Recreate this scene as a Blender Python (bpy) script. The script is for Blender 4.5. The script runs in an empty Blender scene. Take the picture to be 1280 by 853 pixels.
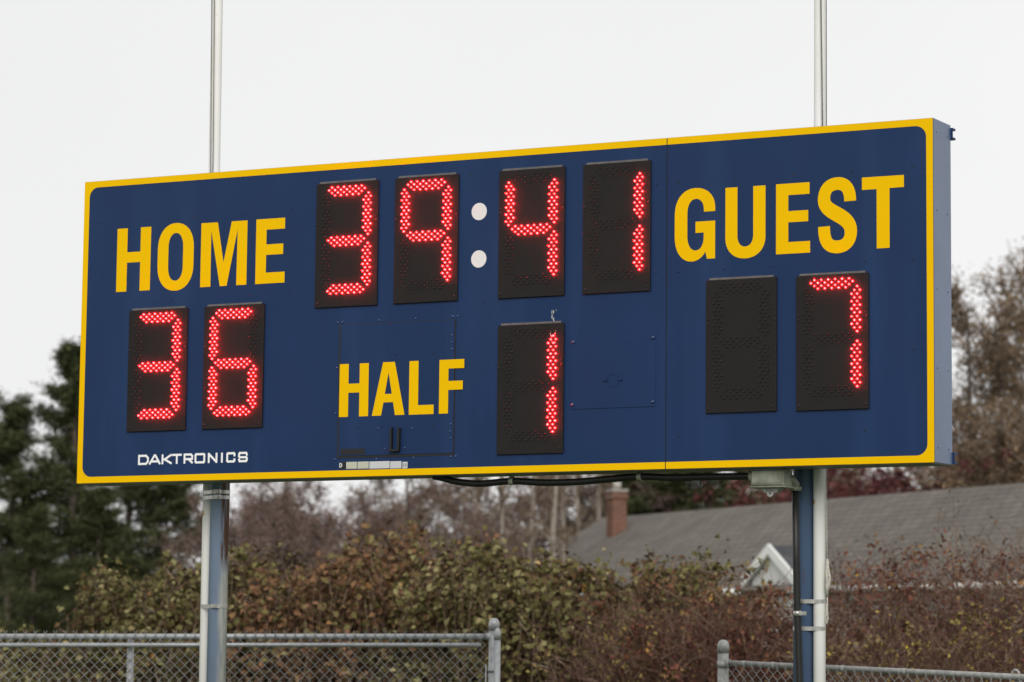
import bpy, math, random
import numpy as np
from mathutils import Vector, Matrix
from mathutils.geometry import tessellate_polygon

SC = bpy.context.scene
COL = SC.collection
PI = math.pi

# ------------------------------------------------------------------ camera
CAM = Vector((10.9558, -14.0786, 1.686))
RGT = Vector((0.915322, 0.402722, 0.0))
UPV = Vector((0.043629, -0.099151, 0.994115))
FWD = Vector((-0.400351, 0.909936, 0.108325))
cd = bpy.data.cameras.new('camera')
cam = bpy.data.objects.new('camera', cd)
COL.objects.link(cam)
cam.matrix_world = Matrix(((RGT.x, UPV.x, -FWD.x, CAM.x), (RGT.y, UPV.y, -FWD.y, CAM.y),
                           (RGT.z, UPV.z, -FWD.z, CAM.z), (0, 0, 0, 1)))
cd.sensor_width = 36.0
cd.lens = 101.25
cd.shift_x = -0.2839
cd.shift_y = -0.0258
cd.clip_start = 0.1
cd.clip_end = 3000
cd.dof.use_dof = True
cd.dof.focus_distance = 16.2
cd.dof.aperture_fstop = 3.0
SC.camera = cam

# ------------------------------------------------------------------ overcast sky, soft sun, exposure
SUN_EL, SUN_AZ = math.radians(32), math.radians(150)      # azimuth from +Y, clockwise
w = bpy.data.worlds.new('World'); SC.world = w; w.use_nodes = True
nt = w.node_tree; nt.nodes.clear()
def wn(t, **k):
    n = nt.nodes.new(t)
    for a, v in k.items(): setattr(n, a, v)
    return n
sky = wn('ShaderNodeTexSky', sky_type='NISHITA', sun_disc=False)
sky.sun_elevation = SUN_EL; sky.sun_rotation = SUN_AZ
hsv = wn('ShaderNodeHueSaturation'); hsv.inputs['Saturation'].default_value = 0.15
tc = wn('ShaderNodeTexCoord')
nz = wn('ShaderNodeTexNoise'); nz.inputs['Scale'].default_value = 2.6; nz.inputs['Detail'].default_value = 4
rp = wn('ShaderNodeValToRGB')
rp.color_ramp.elements[0].position = .3; rp.color_ramp.elements[0].color = (5.9, 5.91, 5.96, 1)
rp.color_ramp.elements[1].position = .7; rp.color_ramp.elements[1].color = (6.42, 6.42, 6.42, 1)
mx = wn('ShaderNodeMix', data_type='RGBA'); mx.inputs[0].default_value = 0.95
bg = wn('ShaderNodeBackground'); bg.inputs['Strength'].default_value = 0.1
wo = wn('ShaderNodeOutputWorld')
L = nt.links.new
L(sky.outputs[0], hsv.inputs['Color']); L(tc.outputs['Generated'], nz.inputs['Vector']); L(nz.outputs['Fac'], rp.inputs['Fac'])
L(hsv.outputs[0], mx.inputs[6]); L(rp.outputs[0], mx.inputs[7]); L(mx.outputs[2], bg.inputs['Color']); L(bg.outputs[0], wo.inputs['Surface'])
sl = bpy.data.lights.new('sun', 'SUN'); sl.energy = 1.5; sl.angle = math.radians(40); sl.color = (1.0, .97, .93)
so = bpy.data.objects.new('sun', sl); COL.objects.link(so)
sd = Vector((math.sin(SUN_AZ)*math.cos(SUN_EL), math.cos(SUN_AZ)*math.cos(SUN_EL), math.sin(SUN_EL)))
so.rotation_euler = sd.to_track_quat('Z', 'Y').to_euler()
SC.view_settings.view_transform = 'Standard'
SC.view_settings.look = 'None'
SC.view_settings.exposure = 0.5
SC.view_settings.gamma = 1.0
SC.view_settings.use_curve_mapping = False

# ------------------------------------------------------------------ helpers
def spot(px, py, depth):
    """world point `depth` metres ahead of the photographer along the direction of a picture point"""
    d = FWD + RGT*((px-1003.44)/3600) - UPV*((py-393.5)/3600)
    return CAM + d*(depth/math.hypot(FWD.x, FWD.y))
FH = Vector((FWD.x, FWD.y, 0)).normalized()     # horizontal view direction

def tag(o, label=None, cat=None, group=None, kind=None):
    if label: o['label'] = label
    if cat: o['category'] = cat
    if group: o['group'] = group
    if kind: o['kind'] = kind
    return o
def thing(name, label, cat, loc=(0, 0, 0), group=None):
    o = bpy.data.objects.new(name, None); COL.objects.link(o); o.location = loc
    o.empty_display_size = .2
    return tag(o, label, cat, group)
def link(name, me, parent=None, mat=None, kind=None, label=None):
    o = bpy.data.objects.new(name, me); COL.objects.link(o)
    if parent is not None: o.parent = parent
    if mat is not None:
        me.materials.clear()
        for m in (mat if isinstance(mat, (list, tuple)) else [mat]): me.materials.append(m)
    if kind: o['kind'] = kind
    if label: o['label'] = label
    return o

class MB:
    def __init__(s): s.v = []; s.f = []; s.mi = []; s.sm = []
    def add(s, vs, fs, mi=0, smooth=False):
        n = len(s.v); s.v += [tuple(v) for v in vs]
        for f in fs: s.f.append([i+n for i in f]); s.mi.append(mi); s.sm.append(smooth)
    def box(s, x0, x1, y0, y1, z0, z1, mi=0, c=0.0):
        if c <= 0:
            vs = [(x, y, z) for z in (z0, z1) for y in (y0, y1) for x in (x0, x1)]
            s.add(vs, [(0, 2, 3, 1), (4, 5, 7, 6), (0, 1, 5, 4), (2, 6, 7, 3), (0, 4, 6, 2), (1, 3, 7, 5)], mi)
        else:   # front edges chamfered (front is low y)
            vs = [(x0, y1, z0), (x1, y1, z0), (x1, y1, z1), (x0, y1, z1), (x0, y0+c, z0), (x1, y0+c, z0), (x1, y0+c, z1), (x0, y0+c, z1),
                  (x0+c, y0, z0+c), (x1-c, y0, z0+c), (x1-c, y0, z1-c), (x0+c, y0, z1-c)]
            s.add(vs, [(0, 3, 2, 1), (8, 9, 10, 11), (4, 5, 9, 8), (5, 6, 10, 9), (6, 7, 11, 10), (7, 4, 8, 11),
                       (0, 1, 5, 4), (1, 2, 6, 5), (2, 3, 7, 6), (3, 0, 4, 7)], mi)
    def tube(s, pts, r, n=8, mi=0, cap=True):
        pts = [Vector(p) for p in pts]; m = len(pts)
        rs = r if isinstance(r, (list, tuple)) else [r]*m
        ref = Vector((0, 0, 1))
        if abs((pts[-1]-pts[0]).normalized().z) > .8: ref = Vector((0, 1, 0))
        vs = []
        for i, p in enumerate(pts):
            t = (pts[min(i+1, m-1)]-pts[max(i-1, 0)]).normalized()
            a = t.cross(ref)
            if a.length < 1e-4: a = t.cross(Vector((1, 0, 0)))
            a.normalize(); b = t.cross(a)
            vs += [p+(a*math.cos(k*2*PI/n)+b*math.sin(k*2*PI/n))*rs[i] for k in range(n)]
        fs = [(i*n+k, i*n+(k+1) % n, (i+1)*n+(k+1) % n, (i+1)*n+k) for i in range(m-1) for k in range(n)]
        s.add(vs, fs, mi, True)
        if cap:
            s.add(vs[:n], [tuple(range(n))], mi); s.add(vs[-n:], [tuple(range(n-1, -1, -1))], mi)
    def lathe(s, prof, c, n=16, mi=0, axis='z', smooth=True):
        """prof: (radius, offset along axis)"""
        c = Vector(c); vs = []
        for r, h in prof:
            for k in range(n):
                a, b = r*math.cos(k*2*PI/n), r*math.sin(k*2*PI/n)
                vs.append(c+(Vector((a, b, h)) if axis == 'z' else Vector((a, h, b)) if axis == 'y' else Vector((h, a, b))))
        m = len(prof)
        s.add(vs, [(i*n+k, i*n+(k+1) % n, (i+1)*n+(k+1) % n, (i+1)*n+k) for i in range(m-1) for k in range(n)], mi, smooth)
        s.add(vs[:n], [tuple(range(n))], mi); s.add(vs[-n:], [tuple(range(n))], mi)
    def plate(s, loops, y0, y1, mi=0):
        """flat shape in the xz plane: outer loop and holes, front at y0, back at y1"""
        l3 = [[Vector((p[0], p[1], 0)) for p in lp] for lp in loops]
        tris = tessellate_polygon(l3)
        flat = [p for lp in loops for p in lp]
        s.add([(p[0], y0, p[1]) for p in flat], [tuple(t) for t in tris], mi)
        for lp in loops:
            n = len(lp)
            s.add([(p[0], y0, p[1]) for p in lp]+[(p[0], y1, p[1]) for p in lp],
                  [(k, (k+1) % n, n+(k+1) % n, n+k) for k in range(n)], mi)
    def mesh(s, name):
        me = bpy.data.meshes.new(name); me.from_pydata(s.v, [], s.f)
        me.polygons.foreach_set('material_index', s.mi); me.polygons.foreach_set('use_smooth', s.sm); me.update()
        return me
    def build(s, name, mat, parent=None, kind=None, label=None, fix=True):
        me = s.mesh(name)
        if fix:
            import bmesh
            bm = bmesh.new(); bm.from_mesh(me); bmesh.ops.remove_doubles(bm, verts=bm.verts, dist=1e-6)
            bmesh.ops.recalc_face_normals(bm, faces=bm.faces); bm.to_mesh(me); bm.free()
        return link(name, me, parent, mat, kind, label)

def np_mesh(name, V, F):
    """V (n,3) float, F (m,k) int, all faces the same size"""
    me = bpy.data.meshes.new(name); k = F.shape[1]
    me.vertices.add(len(V)); me.vertices.foreach_set('co', np.ascontiguousarray(V, np.float32).ravel())
    me.loops.add(F.size); me.loops.foreach_set('vertex_index', np.ascontiguousarray(F, np.int32).ravel())
    me.polygons.add(len(F)); me.polygons.foreach_set('loop_start', np.arange(0, F.size, k, dtype=np.int32))
    me.polygons.foreach_set('loop_total', np.full(len(F), k, np.int32))
    me.update(calc_edges=True); me.validate()
    return me
def leaves(C, size, aspect, rng, out=None, lift=.35, fold=.18):
    """folded diamond leaves at C; returns V, F"""
    n = len(C); size = np.broadcast_to(size, n)[:, None]
    N = rng.normal(size=(n, 3)); N[:, 2] = np.abs(N[:, 2])+lift
    if out is not None: N += out
    N /= np.linalg.norm(N, axis=1)[:, None]
    T = rng.normal(size=(n, 3)); T -= N*(T*N).sum(1)[:, None]; T /= np.linalg.norm(T, axis=1)[:, None]
    B = np.cross(N, T)
    base = C-T*size*.5; tip = C+T*size*.5-N*size*.08
    l = C+B*size*aspect*.5+N*size*fold-T*size*.08; r = C-B*size*aspect*.5+N*size*fold-T*size*.08
    V = np.stack([base, r, tip, l], 1).reshape(-1, 3)
    i = np.arange(n)[:, None]*4
    return V, np.concatenate([i+np.array([[0, 1, 2]]), i+np.array([[0, 2, 3]])], 0)
def prisms(P0, P1, R0, R1):
    """three-sided tapered sticks; returns V, F (quads)"""
    D = P1-P0; D = D/(np.linalg.norm(D, axis=1)[:, None]+1e-9)
    ref = np.where(np.abs(D[:, 2:3]) > .9, np.array([[1., 0, 0]]), np.array([[0, 0, 1.]]))
    A = np.cross(D, ref); A /= np.linalg.norm(A, axis=1)[:, None]; B = np.cross(D, A)
    vs = []
    for P, R in ((P0, R0), (P1, R1)):
        for k in range(3):
            a = k*2*PI/3; vs.append(P+(A*math.cos(a)+B*math.sin(a))*np.asarray(R)[:, None])
    V = np.stack(vs, 1).reshape(-1, 3); i = np.arange(len(P0))[:, None]*6
    return V, np.concatenate([i+np.array([[k, (k+1) % 3, 3+(k+1) % 3, 3+k]]) for k in range(3)], 0)

# ------------------------------------------------------------------ materials
def mat(name, col, rough=.5, spec=.5, metal=0., coat=0., var=0., vscale=6., col2=None, bump=0., bscale=200., stops=None, island=False):
    m = bpy.data.materials.new(name); m.use_nodes = True
    t = m.node_tree; b = t.nodes['Principled BSDF']
    b.inputs['Base Color'].default_value = (*col, 1); b.inputs['Roughness'].default_value = rough
    b.inputs['Specular IOR Level'].default_value = spec; b.inputs['Metallic'].default_value = metal
    b.inputs['Coat Weight'].default_value = coat; b.inputs['Coat Roughness'].default_value = .15
    tc = t.nodes.new('ShaderNodeTexCoord')
    if island:                                   # every leaf its own tint
        g = t.nodes.new('ShaderNodeNewGeometry'); r = t.nodes.new('ShaderNodeValToRGB')
        e = r.color_ramp.elements
        for i, (p, c) in enumerate(stops):
            q = e[i] if i < 2 else e.new(p)
            q.position = p; q.color = (*c, 1)
        n = t.nodes.new('ShaderNodeTexNoise'); n.inputs['Scale'].default_value = vscale*.45; n.inputs['Detail'].default_value = 2   # neighbouring leaves age together
        q1 = t.nodes.new('ShaderNodeMapRange'); q1.inputs[1].default_value = .3; q1.inputs[2].default_value = .7
        x = t.nodes.new('ShaderNodeMix'); x.inputs[0].default_value = .42
        t.links.new(tc.outputs['Object'], n.inputs['Vector']); t.links.new(n.outputs['Fac'], q1.inputs[0])
        t.links.new(g.outputs['Random Per Island'], x.inputs[2]); t.links.new(q1.outputs[0], x.inputs[3]); t.links.new(x.outputs[0], r.inputs['Fac']); t.links.new(r.outputs[0], b.inputs['Base Color'])
    elif var > 0 or col2:
        n = t.nodes.new('ShaderNodeTexNoise'); n.inputs['Scale'].default_value = vscale; n.inputs['Detail'].default_value = 6
        r = t.nodes.new('ShaderNodeValToRGB'); c2 = col2 or tuple(c*(1-var) for c in col)
        r.color_ramp.elements[0].position = .35; r.color_ramp.elements[0].color = (*c2, 1)
        r.color_ramp.elements[1].position = .65; r.color_ramp.elements[1].color = (*col, 1)
        t.links.new(tc.outputs['Object'], n.inputs['Vector']); t.links.new(n.outputs['Fac'], r.inputs['Fac']); t.links.new(r.outputs[0], b.inputs['Base Color'])
    if bump > 0:
        n = t.nodes.new('ShaderNodeTexNoise'); n.inputs['Scale'].default_value = bscale; n.inputs['Detail'].default_value = 3
        u = t.nodes.new('ShaderNodeBump'); u.inputs['Strength'].default_value = bump; u.inputs['Distance'].default_value = .002
        t.links.new(tc.outputs['Object'], n.inputs['Vector']); t.links.new(n.outputs['Fac'], u.inputs['Height']); t.links.new(u.outputs[0], b.inputs['Normal'])
    return m
def worn(name, col, patch, scale=(6, 6, 1.2), lo=.62, hi=.66, rough=.45, spec=.5, coat=0., nscale=3.):
    """paint with chips or streaks of another colour"""
    m = mat(name, col, rough, spec, coat=coat); t = m.node_tree; b = t.nodes['Principled BSDF']
    tc = t.nodes.new('ShaderNodeTexCoord'); mp = t.nodes.new('ShaderNodeMapping'); mp.inputs['Scale'].default_value = scale
    n = t.nodes.new('ShaderNodeTexNoise'); n.inputs['Scale'].default_value = nscale; n.inputs['Detail'].default_value = 7
    r = t.nodes.new('ShaderNodeValToRGB'); r.color_ramp.elements[0].position = lo; r.color_ramp.elements[1].position = hi
    n2 = t.nodes.new('ShaderNodeTexNoise'); n2.inputs['Scale'].default_value = 2.2; n2.inputs['Detail'].default_value = 5
    r2 = t.nodes.new('ShaderNodeValToRGB'); r2.color_ramp.elements[0].color = (*[c*.82 for c in col], 1); r2.color_ramp.elements[1].color = (*[min(1, c*1.1) for c in col], 1)
    x = t.nodes.new('ShaderNodeMix'); x.data_type = 'RGBA'; x.inputs[7].default_value = (*patch, 1)
    k = t.links.new
    k(tc.outputs['Object'], mp.inputs[0]); k(mp.outputs[0], n.inputs['Vector']); k(n.outputs['Fac'], r.inputs[0]); k(tc.outputs['Object'], n2.inputs['Vector'])
    k(n2.outputs['Fac'], r2.inputs[0]); k(r2.outputs[0], x.inputs[6]); k(r.outputs[0], x.inputs[0]); k(x.outputs[2], b.inputs['Base Color'])
    return m

M = {}
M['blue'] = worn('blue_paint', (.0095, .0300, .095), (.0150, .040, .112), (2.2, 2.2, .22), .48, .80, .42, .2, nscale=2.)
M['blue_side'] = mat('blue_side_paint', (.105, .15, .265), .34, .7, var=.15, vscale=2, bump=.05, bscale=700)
M['yellow'] = mat('yellow_vinyl', (.84, .495, .0), .55, .06, var=.03, vscale=2)
M['white_vinyl'] = mat('white_vinyl', (.84, .84, .83), .5, .4)
M['dot_white'] = mat('colon_white', (.72, .72, .71), .5, .3)
M['panel'] = mat('dark_panel', (.0145, .0125, .0118), .6, .22, var=.15, vscale=8, bump=.15, bscale=700)
M['flange'] = mat('flange_grey', (.10, .092, .092), .5, .4, var=.3, vscale=30)
M['black'] = mat('black_plastic', (.012, .012, .012), .45, .4, var=.2, vscale=20)
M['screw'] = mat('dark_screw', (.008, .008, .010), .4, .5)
M['rivet'] = mat('blue_rivet', (.02, .045, .13), .25, .8)
M['underside'] = mat('underside_metal', (.24, .24, .19), .45, .5, var=.25, vscale=3)
M['galv'] = mat('galvanised_steel', (.42, .43, .44), .42, .5, metal=.35, var=.25, vscale=25, bump=.1, bscale=150)
M['galv_old'] = mat('weathered_galvanised_steel', (.40, .40, .38), .55, .4, metal=.2, var=.35, vscale=30, bump=.15, bscale=120)
M['wire'] = mat('fence_wire', (.36, .36, .35), .5, .4, metal=.3, var=.3, vscale=60)
M['clamp'] = mat('steel_clamp', (.55, .54, .50), .3, .6, metal=.7, var=.3, vscale=40)
M['box_metal'] = mat('weathered_box_metal', (.30, .32, .25), .5, .4, metal=.2, col2=(.17, .18, .13), vscale=14, bump=.2, bscale=120)
M['white_pole'] = worn('white_pole_paint', (.86, .85, .81), (.50, .26, .05), (5, 5, 2.2), .70, .72, .6, .25)
M['post_blue'] = worn('blue_post_paint', (.075, .12, .21), (.13, .055, .025), (7, 7, .55), .66, .72, .4, .5)
def rusty_post():
    m = worn('weathered_blue_post_paint', (.19, .245, .34), (.02, .018, .02), (9, 9, 5), .70, .72, .42, .5, nscale=4)
    t = m.node_tree; b = t.nodes['Principled BSDF']; k = t.links.new; src = b.inputs['Base Color'].links[0].from_socket
    def nd(kind, **a):
        n = t.nodes.new(kind)
        for q, v in a.items(): setattr(n, q, v)
        return n
    tc = nd('ShaderNodeTexCoord'); sp = nd('ShaderNodeSeparateXYZ'); k(tc.outputs['Object'], sp.inputs[0])
    def rng_(sock, a, c):
        n = nd('ShaderNodeMapRange'); n.inputs[1].default_value = a; n.inputs[2].default_value = c; k(sock, n.inputs[0]); return n.outputs[0]
    def mul(a, c):
        n = nd('ShaderNodeMath', operation='MULTIPLY'); k(a, n.inputs[0]); k(c, n.inputs[1]); return n.outputs[0]
    mp = nd('ShaderNodeMapping'); mp.inputs['Scale'].default_value = (30, 30, 3); nz = nd('ShaderNodeTexNoise'); nz.inputs['Detail'].default_value = 6; nz.inputs['Scale'].default_value = 1.6
    k(tc.outputs['Object'], mp.inputs[0]); k(mp.outputs[0], nz.inputs['Vector'])
    def mix(fac, col, base):
        n = nd('ShaderNodeMix', data_type='RGBA'); n.inputs[7].default_value = (*col, 1); k(fac, n.inputs[0]); k(base, n.inputs[6]); return n.outputs[2]
    pale = mul(mul(rng_(sp.outputs[0], .026, .05), rng_(sp.outputs[2], 2.15, 2.0)), rng_(nz.outputs['Fac'], .25, .6))     # bleached run low on the right side
    src = mix(pale, (.50, .49, .44), src)
    rust = mul(mul(rng_(sp.outputs[0], .036, .046), rng_(sp.outputs[2], 2.02, 2.12)), rng_(nz.outputs['Fac'], .36, .50))   # rust run under the bracket
    src = mix(rust, (.10, .045, .025), src)
    k(src, b.inputs['Base Color']); return m
M['post_rust'] = rusty_post()
M['rope'] = mat('halyard_cord', (.24, .23, .20), .8, .2, var=.3, vscale=60)
M['rope_pale'] = mat('pale_halyard_cord', (.55, .53, .46), .8, .2, var=.3, vscale=60)
M['grass'] = mat('field_grass', (.055, .085, .028), .9, .2, col2=(.035, .055, .02), vscale=1.3, bump=.6, bscale=40)
M['grass_blade'] = mat('grass_blades', (.07, .11, .03), .7, .2, island=True, stops=[(0, (.04, .07, .02)), (.6, (.08, .12, .035)), (1, (.14, .13, .06))])
M['bark'] = mat('grey_bark', (.13, .105, .085), .85, .2, col2=(.07, .055, .045), vscale=8, bump=.5, bscale=30)
M['bark_pale'] = mat('pale_grey_bark', (.34, .295, .25), .85, .1, col2=(.2, .165, .135), vscale=8, bump=.5, bscale=30)
M['twig_brown'] = mat('brown_twigs', (.12, .09, .07), .85, .06, island=True, stops=[(0, (.09, .065, .046)), (.6, (.21, .158, .115)), (1, (.35, .27, .20))])
M['twig_red'] = mat('reddish_twigs', (.13, .08, .07), .85, .06, island=True, stops=[(0, (.05, .028, .022)), (.5, (.13, .072, .055)), (.8, (.25, .165, .125)), (1, (.52, .42, .33))])
M['twig_mauve'] = mat('mauve_brown_twigs', (.2, .15, .13), .85, .06, island=True, stops=[(0, (.10, .07, .06)), (.6, (.21, .155, .135)), (1, (.33, .26, .23))])
M['mauve_leaf'] = mat('dull_mauve_leaves', (.2, .15, .13), .85, .06, island=True, stops=[(0, (.07, .043, .035)), (.6, (.18, .118, .096)), (1, (.30, .21, .165))])
M['cane'] = mat('bramble_canes', (.15, .10, .07), .85, .06, island=True, stops=[(0, (.08, .045, .034)), (.6, (.19, .125, .09)), (1, (.40, .31, .22))])
M['needle'] = mat('conifer_needles', (.03, .045, .02), .85, .06, island=True, stops=[(0, (.024, .032, .014)), (.55, (.062, .074, .032)), (1, (.17, .17, .08))])
M['needle_b'] = mat('far_conifer_needles', (.03, .045, .02), .85, .06, island=True, stops=[(0, (.02, .028, .015)), (.55, (.036, .05, .026)), (1, (.065, .08, .042))])
M['bramble'] = mat('bramble_leaves', (.09, .1, .04), .85, .06, island=True,
                   stops=[(0, (.040, .024, .015)), (.22, (.13, .075, .042)), (.40, (.085, .076, .028)), (.58, (.145, .132, .050)), (.76, (.235, .215, .10)), (.9, (.37, .29, .15)), (.98, (.44, .19, .05))])
M['bramble_dry'] = mat('dry_bramble_leaves', (.09, .07, .04), .85, .06, island=True,
                   stops=[(0, (.042, .023, .015)), (.3, (.14, .075, .043)), (.52, (.22, .115, .062)), (.7, (.135, .12, .047)), (.86, (.27, .21, .10)), (.97, (.43, .20, .055))])
M['red_leaf'] = mat('reddish_shrub_leaves', (.11, .05, .04), .85, .06, island=True,
                   stops=[(0, (.04, .018, .014)), (.35, (.125, .046, .034)), (.6, (.19, .075, .05)), (.78, (.21, .13, .055)), (.92, (.33, .21, .055)), (.98, (.45, .15, .05))])
M['yellow_leaf'] = mat('yellowing_shrub_leaves', (.2, .16, .05), .85, .06, island=True,
                   stops=[(0, (.09, .065, .035)), (.4, (.19, .14, .065)), (.75, (.30, .23, .07)), (.95, (.48, .34, .06))])
M['brown_leaf'] = mat('dry_brown_leaves', (.13, .1, .07), .85, .06, island=True,
                   stops=[(0, (.075, .048, .028)), (.5, (.19, .128, .076)), (1, (.34, .24, .145))])
M['dark_red_leaf'] = mat('dark_red_leaves', (.09, .03, .03), .85, .06, island=True,
                   stops=[(0, (.05, .018, .02)), (.6, (.125, .042, .044)), (1, (.2, .09, .08))])
M['white_trim'] = mat('white_house_paint', (.82, .82, .79), .6, .3, var=.1, vscale=3)
M['pale_wall'] = mat('pale_house_wall', (.47, .475, .45), .7, .3, var=.1, vscale=2)
M['glass'] = mat('window_glass', (.02, .025, .03), .08, .6)
M['pipe_dark'] = mat('dark_window_frame', (.1, .1, .1), .5, .4)

def brick_mat(name, c1, c2, mortar, scale, bw, rh, ms, axes, bump=.5):
    m = mat(name, c1, .85, .2); t = m.node_tree; b = t.nodes['Principled BSDF']
    tc = t.nodes.new('ShaderNodeTexCoord'); sp = t.nodes.new('ShaderNodeSeparateXYZ'); cb = t.nodes.new('ShaderNodeCombineXYZ')
    br = t.nodes.new('ShaderNodeTexBrick'); nz = t.nodes.new('ShaderNodeTexNoise'); nz.inputs['Scale'].default_value = 1.2; nz.inputs['Detail'].default_value = 6
    x = t.nodes.new('ShaderNodeMix'); x.data_type = 'RGBA'; x.blend_type = 'MULTIPLY'; x.inputs[0].default_value = .6
    r = t.nodes.new('ShaderNodeValToRGB'); r.color_ramp.elements[0].position = .3; r.color_ramp.elements[0].color = (.55, .55, .55, 1); r.color_ramp.elements[1].position = .7
    for s, v in (('Color1', c1), ('Color2', c2), ('Mortar', mortar)): br.inputs[s].default_value = (*v, 1)
    br.inputs['Scale'].default_value = scale; br.inputs['Brick Width'].default_value = bw; br.inputs['Row Height'].default_value = rh; br.inputs['Mortar Size'].default_value = ms
    u = t.nodes.new('ShaderNodeBump'); u.inputs['Strength'].default_value = bump; u.inputs['Distance'].default_value = .01; u.invert = True
    k = t.links.new
    k(tc.outputs['Object'], sp.inputs[0]); k(sp.outputs[axes[0]], cb.inputs[0]); k(sp.outputs[axes[1]], cb.inputs[1]); k(cb.outputs[0], br.inputs['Vector'])
    k(tc.outputs['Object'], nz.inputs['Vector']); k(nz.outputs['Fac'], r.inputs[0]); k(br.outputs['Color'], x.inputs[6]); k(r.outputs[0], x.inputs[7]); k(x.outputs[2], b.inputs['Base Color'])
    k(br.outputs['Fac'], u.inputs['Height']); k(u.outputs[0], b.inputs['Normal'])
    return m
M['brick'] = brick_mat('chimney_brick', (.21, .085, .05), (.145, .06, .04), (.22, .17, .135), 1, .2, .068, .009, (0, 2))
M['shingle'] = brick_mat('roof_shingles', (.18, .160, .138), (.145, .130, .112), (.09, .081, .072), 1, .36, .19, .02, (0, 1), .25)

def led_mat(name, e, s):
    m = mat(name, (.5, .02, .03), .25, .5); b = m.node_tree.nodes['Principled BSDF']
    b.inputs['Emission Color'].default_value = (*e, 1)
    g = m.node_tree.nodes.new('ShaderNodeNewGeometry'); r = m.node_tree.nodes.new('ShaderNodeMapRange')       # no two LEDs equally bright
    r.inputs[3].default_value = s*.62; r.inputs[4].default_value = s*1.4
    m.node_tree.links.new(g.outputs['Random Per Island'], r.inputs[0]); m.node_tree.links.new(r.outputs[0], b.inputs['Emission Strength'])
    return m
M['led_on'] = led_mat('lit_led', (1.0, .0042, .0048), 128)
M['led_off'] = mat('unlit_led', (.0165, .0145, .013), .22, .45)

# ------------------------------------------------------------------ ground
g = MB()
ring = [0, 30, 80, 200, 600, 1500]
n = 24; vs = [(0, 0, 0)]; fs = []
for r in ring[1:]:
    for k in range(n): vs.append((r*math.cos(k*2*PI/n), r*math.sin(k*2*PI/n), 0))
for k in range(n): fs.append((0, 1+k, 1+(k+1) % n))
for i in range(len(ring)-2):
    for k in range(n): a = 1+i*n; b = a+n; fs.append((a+k, b+k, b+(k+1) % n, a+(k+1) % n))
g.add(vs, fs)
tag(g.build('ground', M['grass']), kind='structure')
rng = np.random.default_rng(5)
C = np.column_stack([rng.uniform(-9, 12, 26000), rng.uniform(-6, 13, 26000), np.full(26000, .035)])
V, F = leaves(C, rng.uniform(.06, .12, 26000), .12, rng, lift=0)
go = link('grass', np_mesh('grass', V, F), None, M['grass_blade']); tag(go, 'short field grass growing under the scoreboard and fence', 'grass', kind='stuff')

# ------------------------------------------------------------------ scoreboard
BW, BH, BD, BZ = 5.516, 1.83, .262, 2.55
sb = thing('scoreboard', 'wide navy electronic scoreboard with yellow border and red LED digits', 'scoreboard', (0, 0, BZ))
SEAM0, SEAM1 = 3.9405, 3.9465
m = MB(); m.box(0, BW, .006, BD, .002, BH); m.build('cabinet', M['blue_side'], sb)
for x0, x1 in ((0, SEAM0), (SEAM1, BW)):
    m = MB(); m.box(x0, x1, 0, .0055, 0, BH, c=.001); m.build('face_panel', M['blue'], sb)
m = MB(); m.box(SEAM0+.0003, SEAM1-.0003, .003, .0052, .001, BH-.001); m.build('seam_strip', M['black'], sb)
m = MB(); m.box(.01, BW-.01, .012, BD-.004, -.004, .0015); m.build('bottom_plate', M['underside'], sb)

def arc(cx, cz, r, a0, a1, n=10):
    return [(cx+r*math.cos(a0+(a1-a0)*k/n), cz+r*math.sin(a0+(a1-a0)*k/n)) for k in range(n+1)]
bt, rr = .0385, .062
lp = [(0.001, .001), (SEAM0, .001), (SEAM0, bt)] + arc(bt+rr, bt+rr, rr, 1.5*PI, PI) + arc(bt+rr, BH-bt-rr, rr, PI, .5*PI) + [(SEAM0, BH-bt), (SEAM0, BH-.001), (.001, BH-.001)]
m = MB(); m.plate([lp], -.0012, .0003); m.build('border_strip', M['yellow'], sb)
lp = [(SEAM1, .001), (BW-.001, .001), (BW-.001, BH-.001), (SEAM1, BH-.001), (SEAM1, BH-bt)] + arc(BW-bt-rr, BH-bt-rr, rr, .5*PI, 0) + arc(BW-bt-rr, bt+rr, rr, 0, -.5*PI) + [(SEAM1, bt)]
m = MB(); m.plate([lp], -.0012, .0003); m.build('border_strip', M['yellow'], sb)
# side flange where face and side meet, with its rivets
m = MB()
for z in (.08, .5, .92, 1.34, 1.76):
    for y in (.05, .21): m.lathe([(.0045, -.001), (.0045, .0015), (.002, .003)], (BW, y, z), 8, axis='x')
m.build('side_rivets', M['rivet'], sb, kind='stuff')
# rear mounting channels, their open ends show past the right side
for z0 in (.005, BH-.075):
    m = MB(); y0, y1 = BD+.001, BD+.045
    m.box(-.01, BW+.012, y0, y0+.004, z0, z0+.062); m.box(-.01, BW+.012, y0+.0042, y1, z0+.050, z0+.062); m.box(-.01, BW+.012, y0+.0042, y1, z0, z0+.012)
    m.build('mounting_channel', M['blue'], sb)

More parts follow.
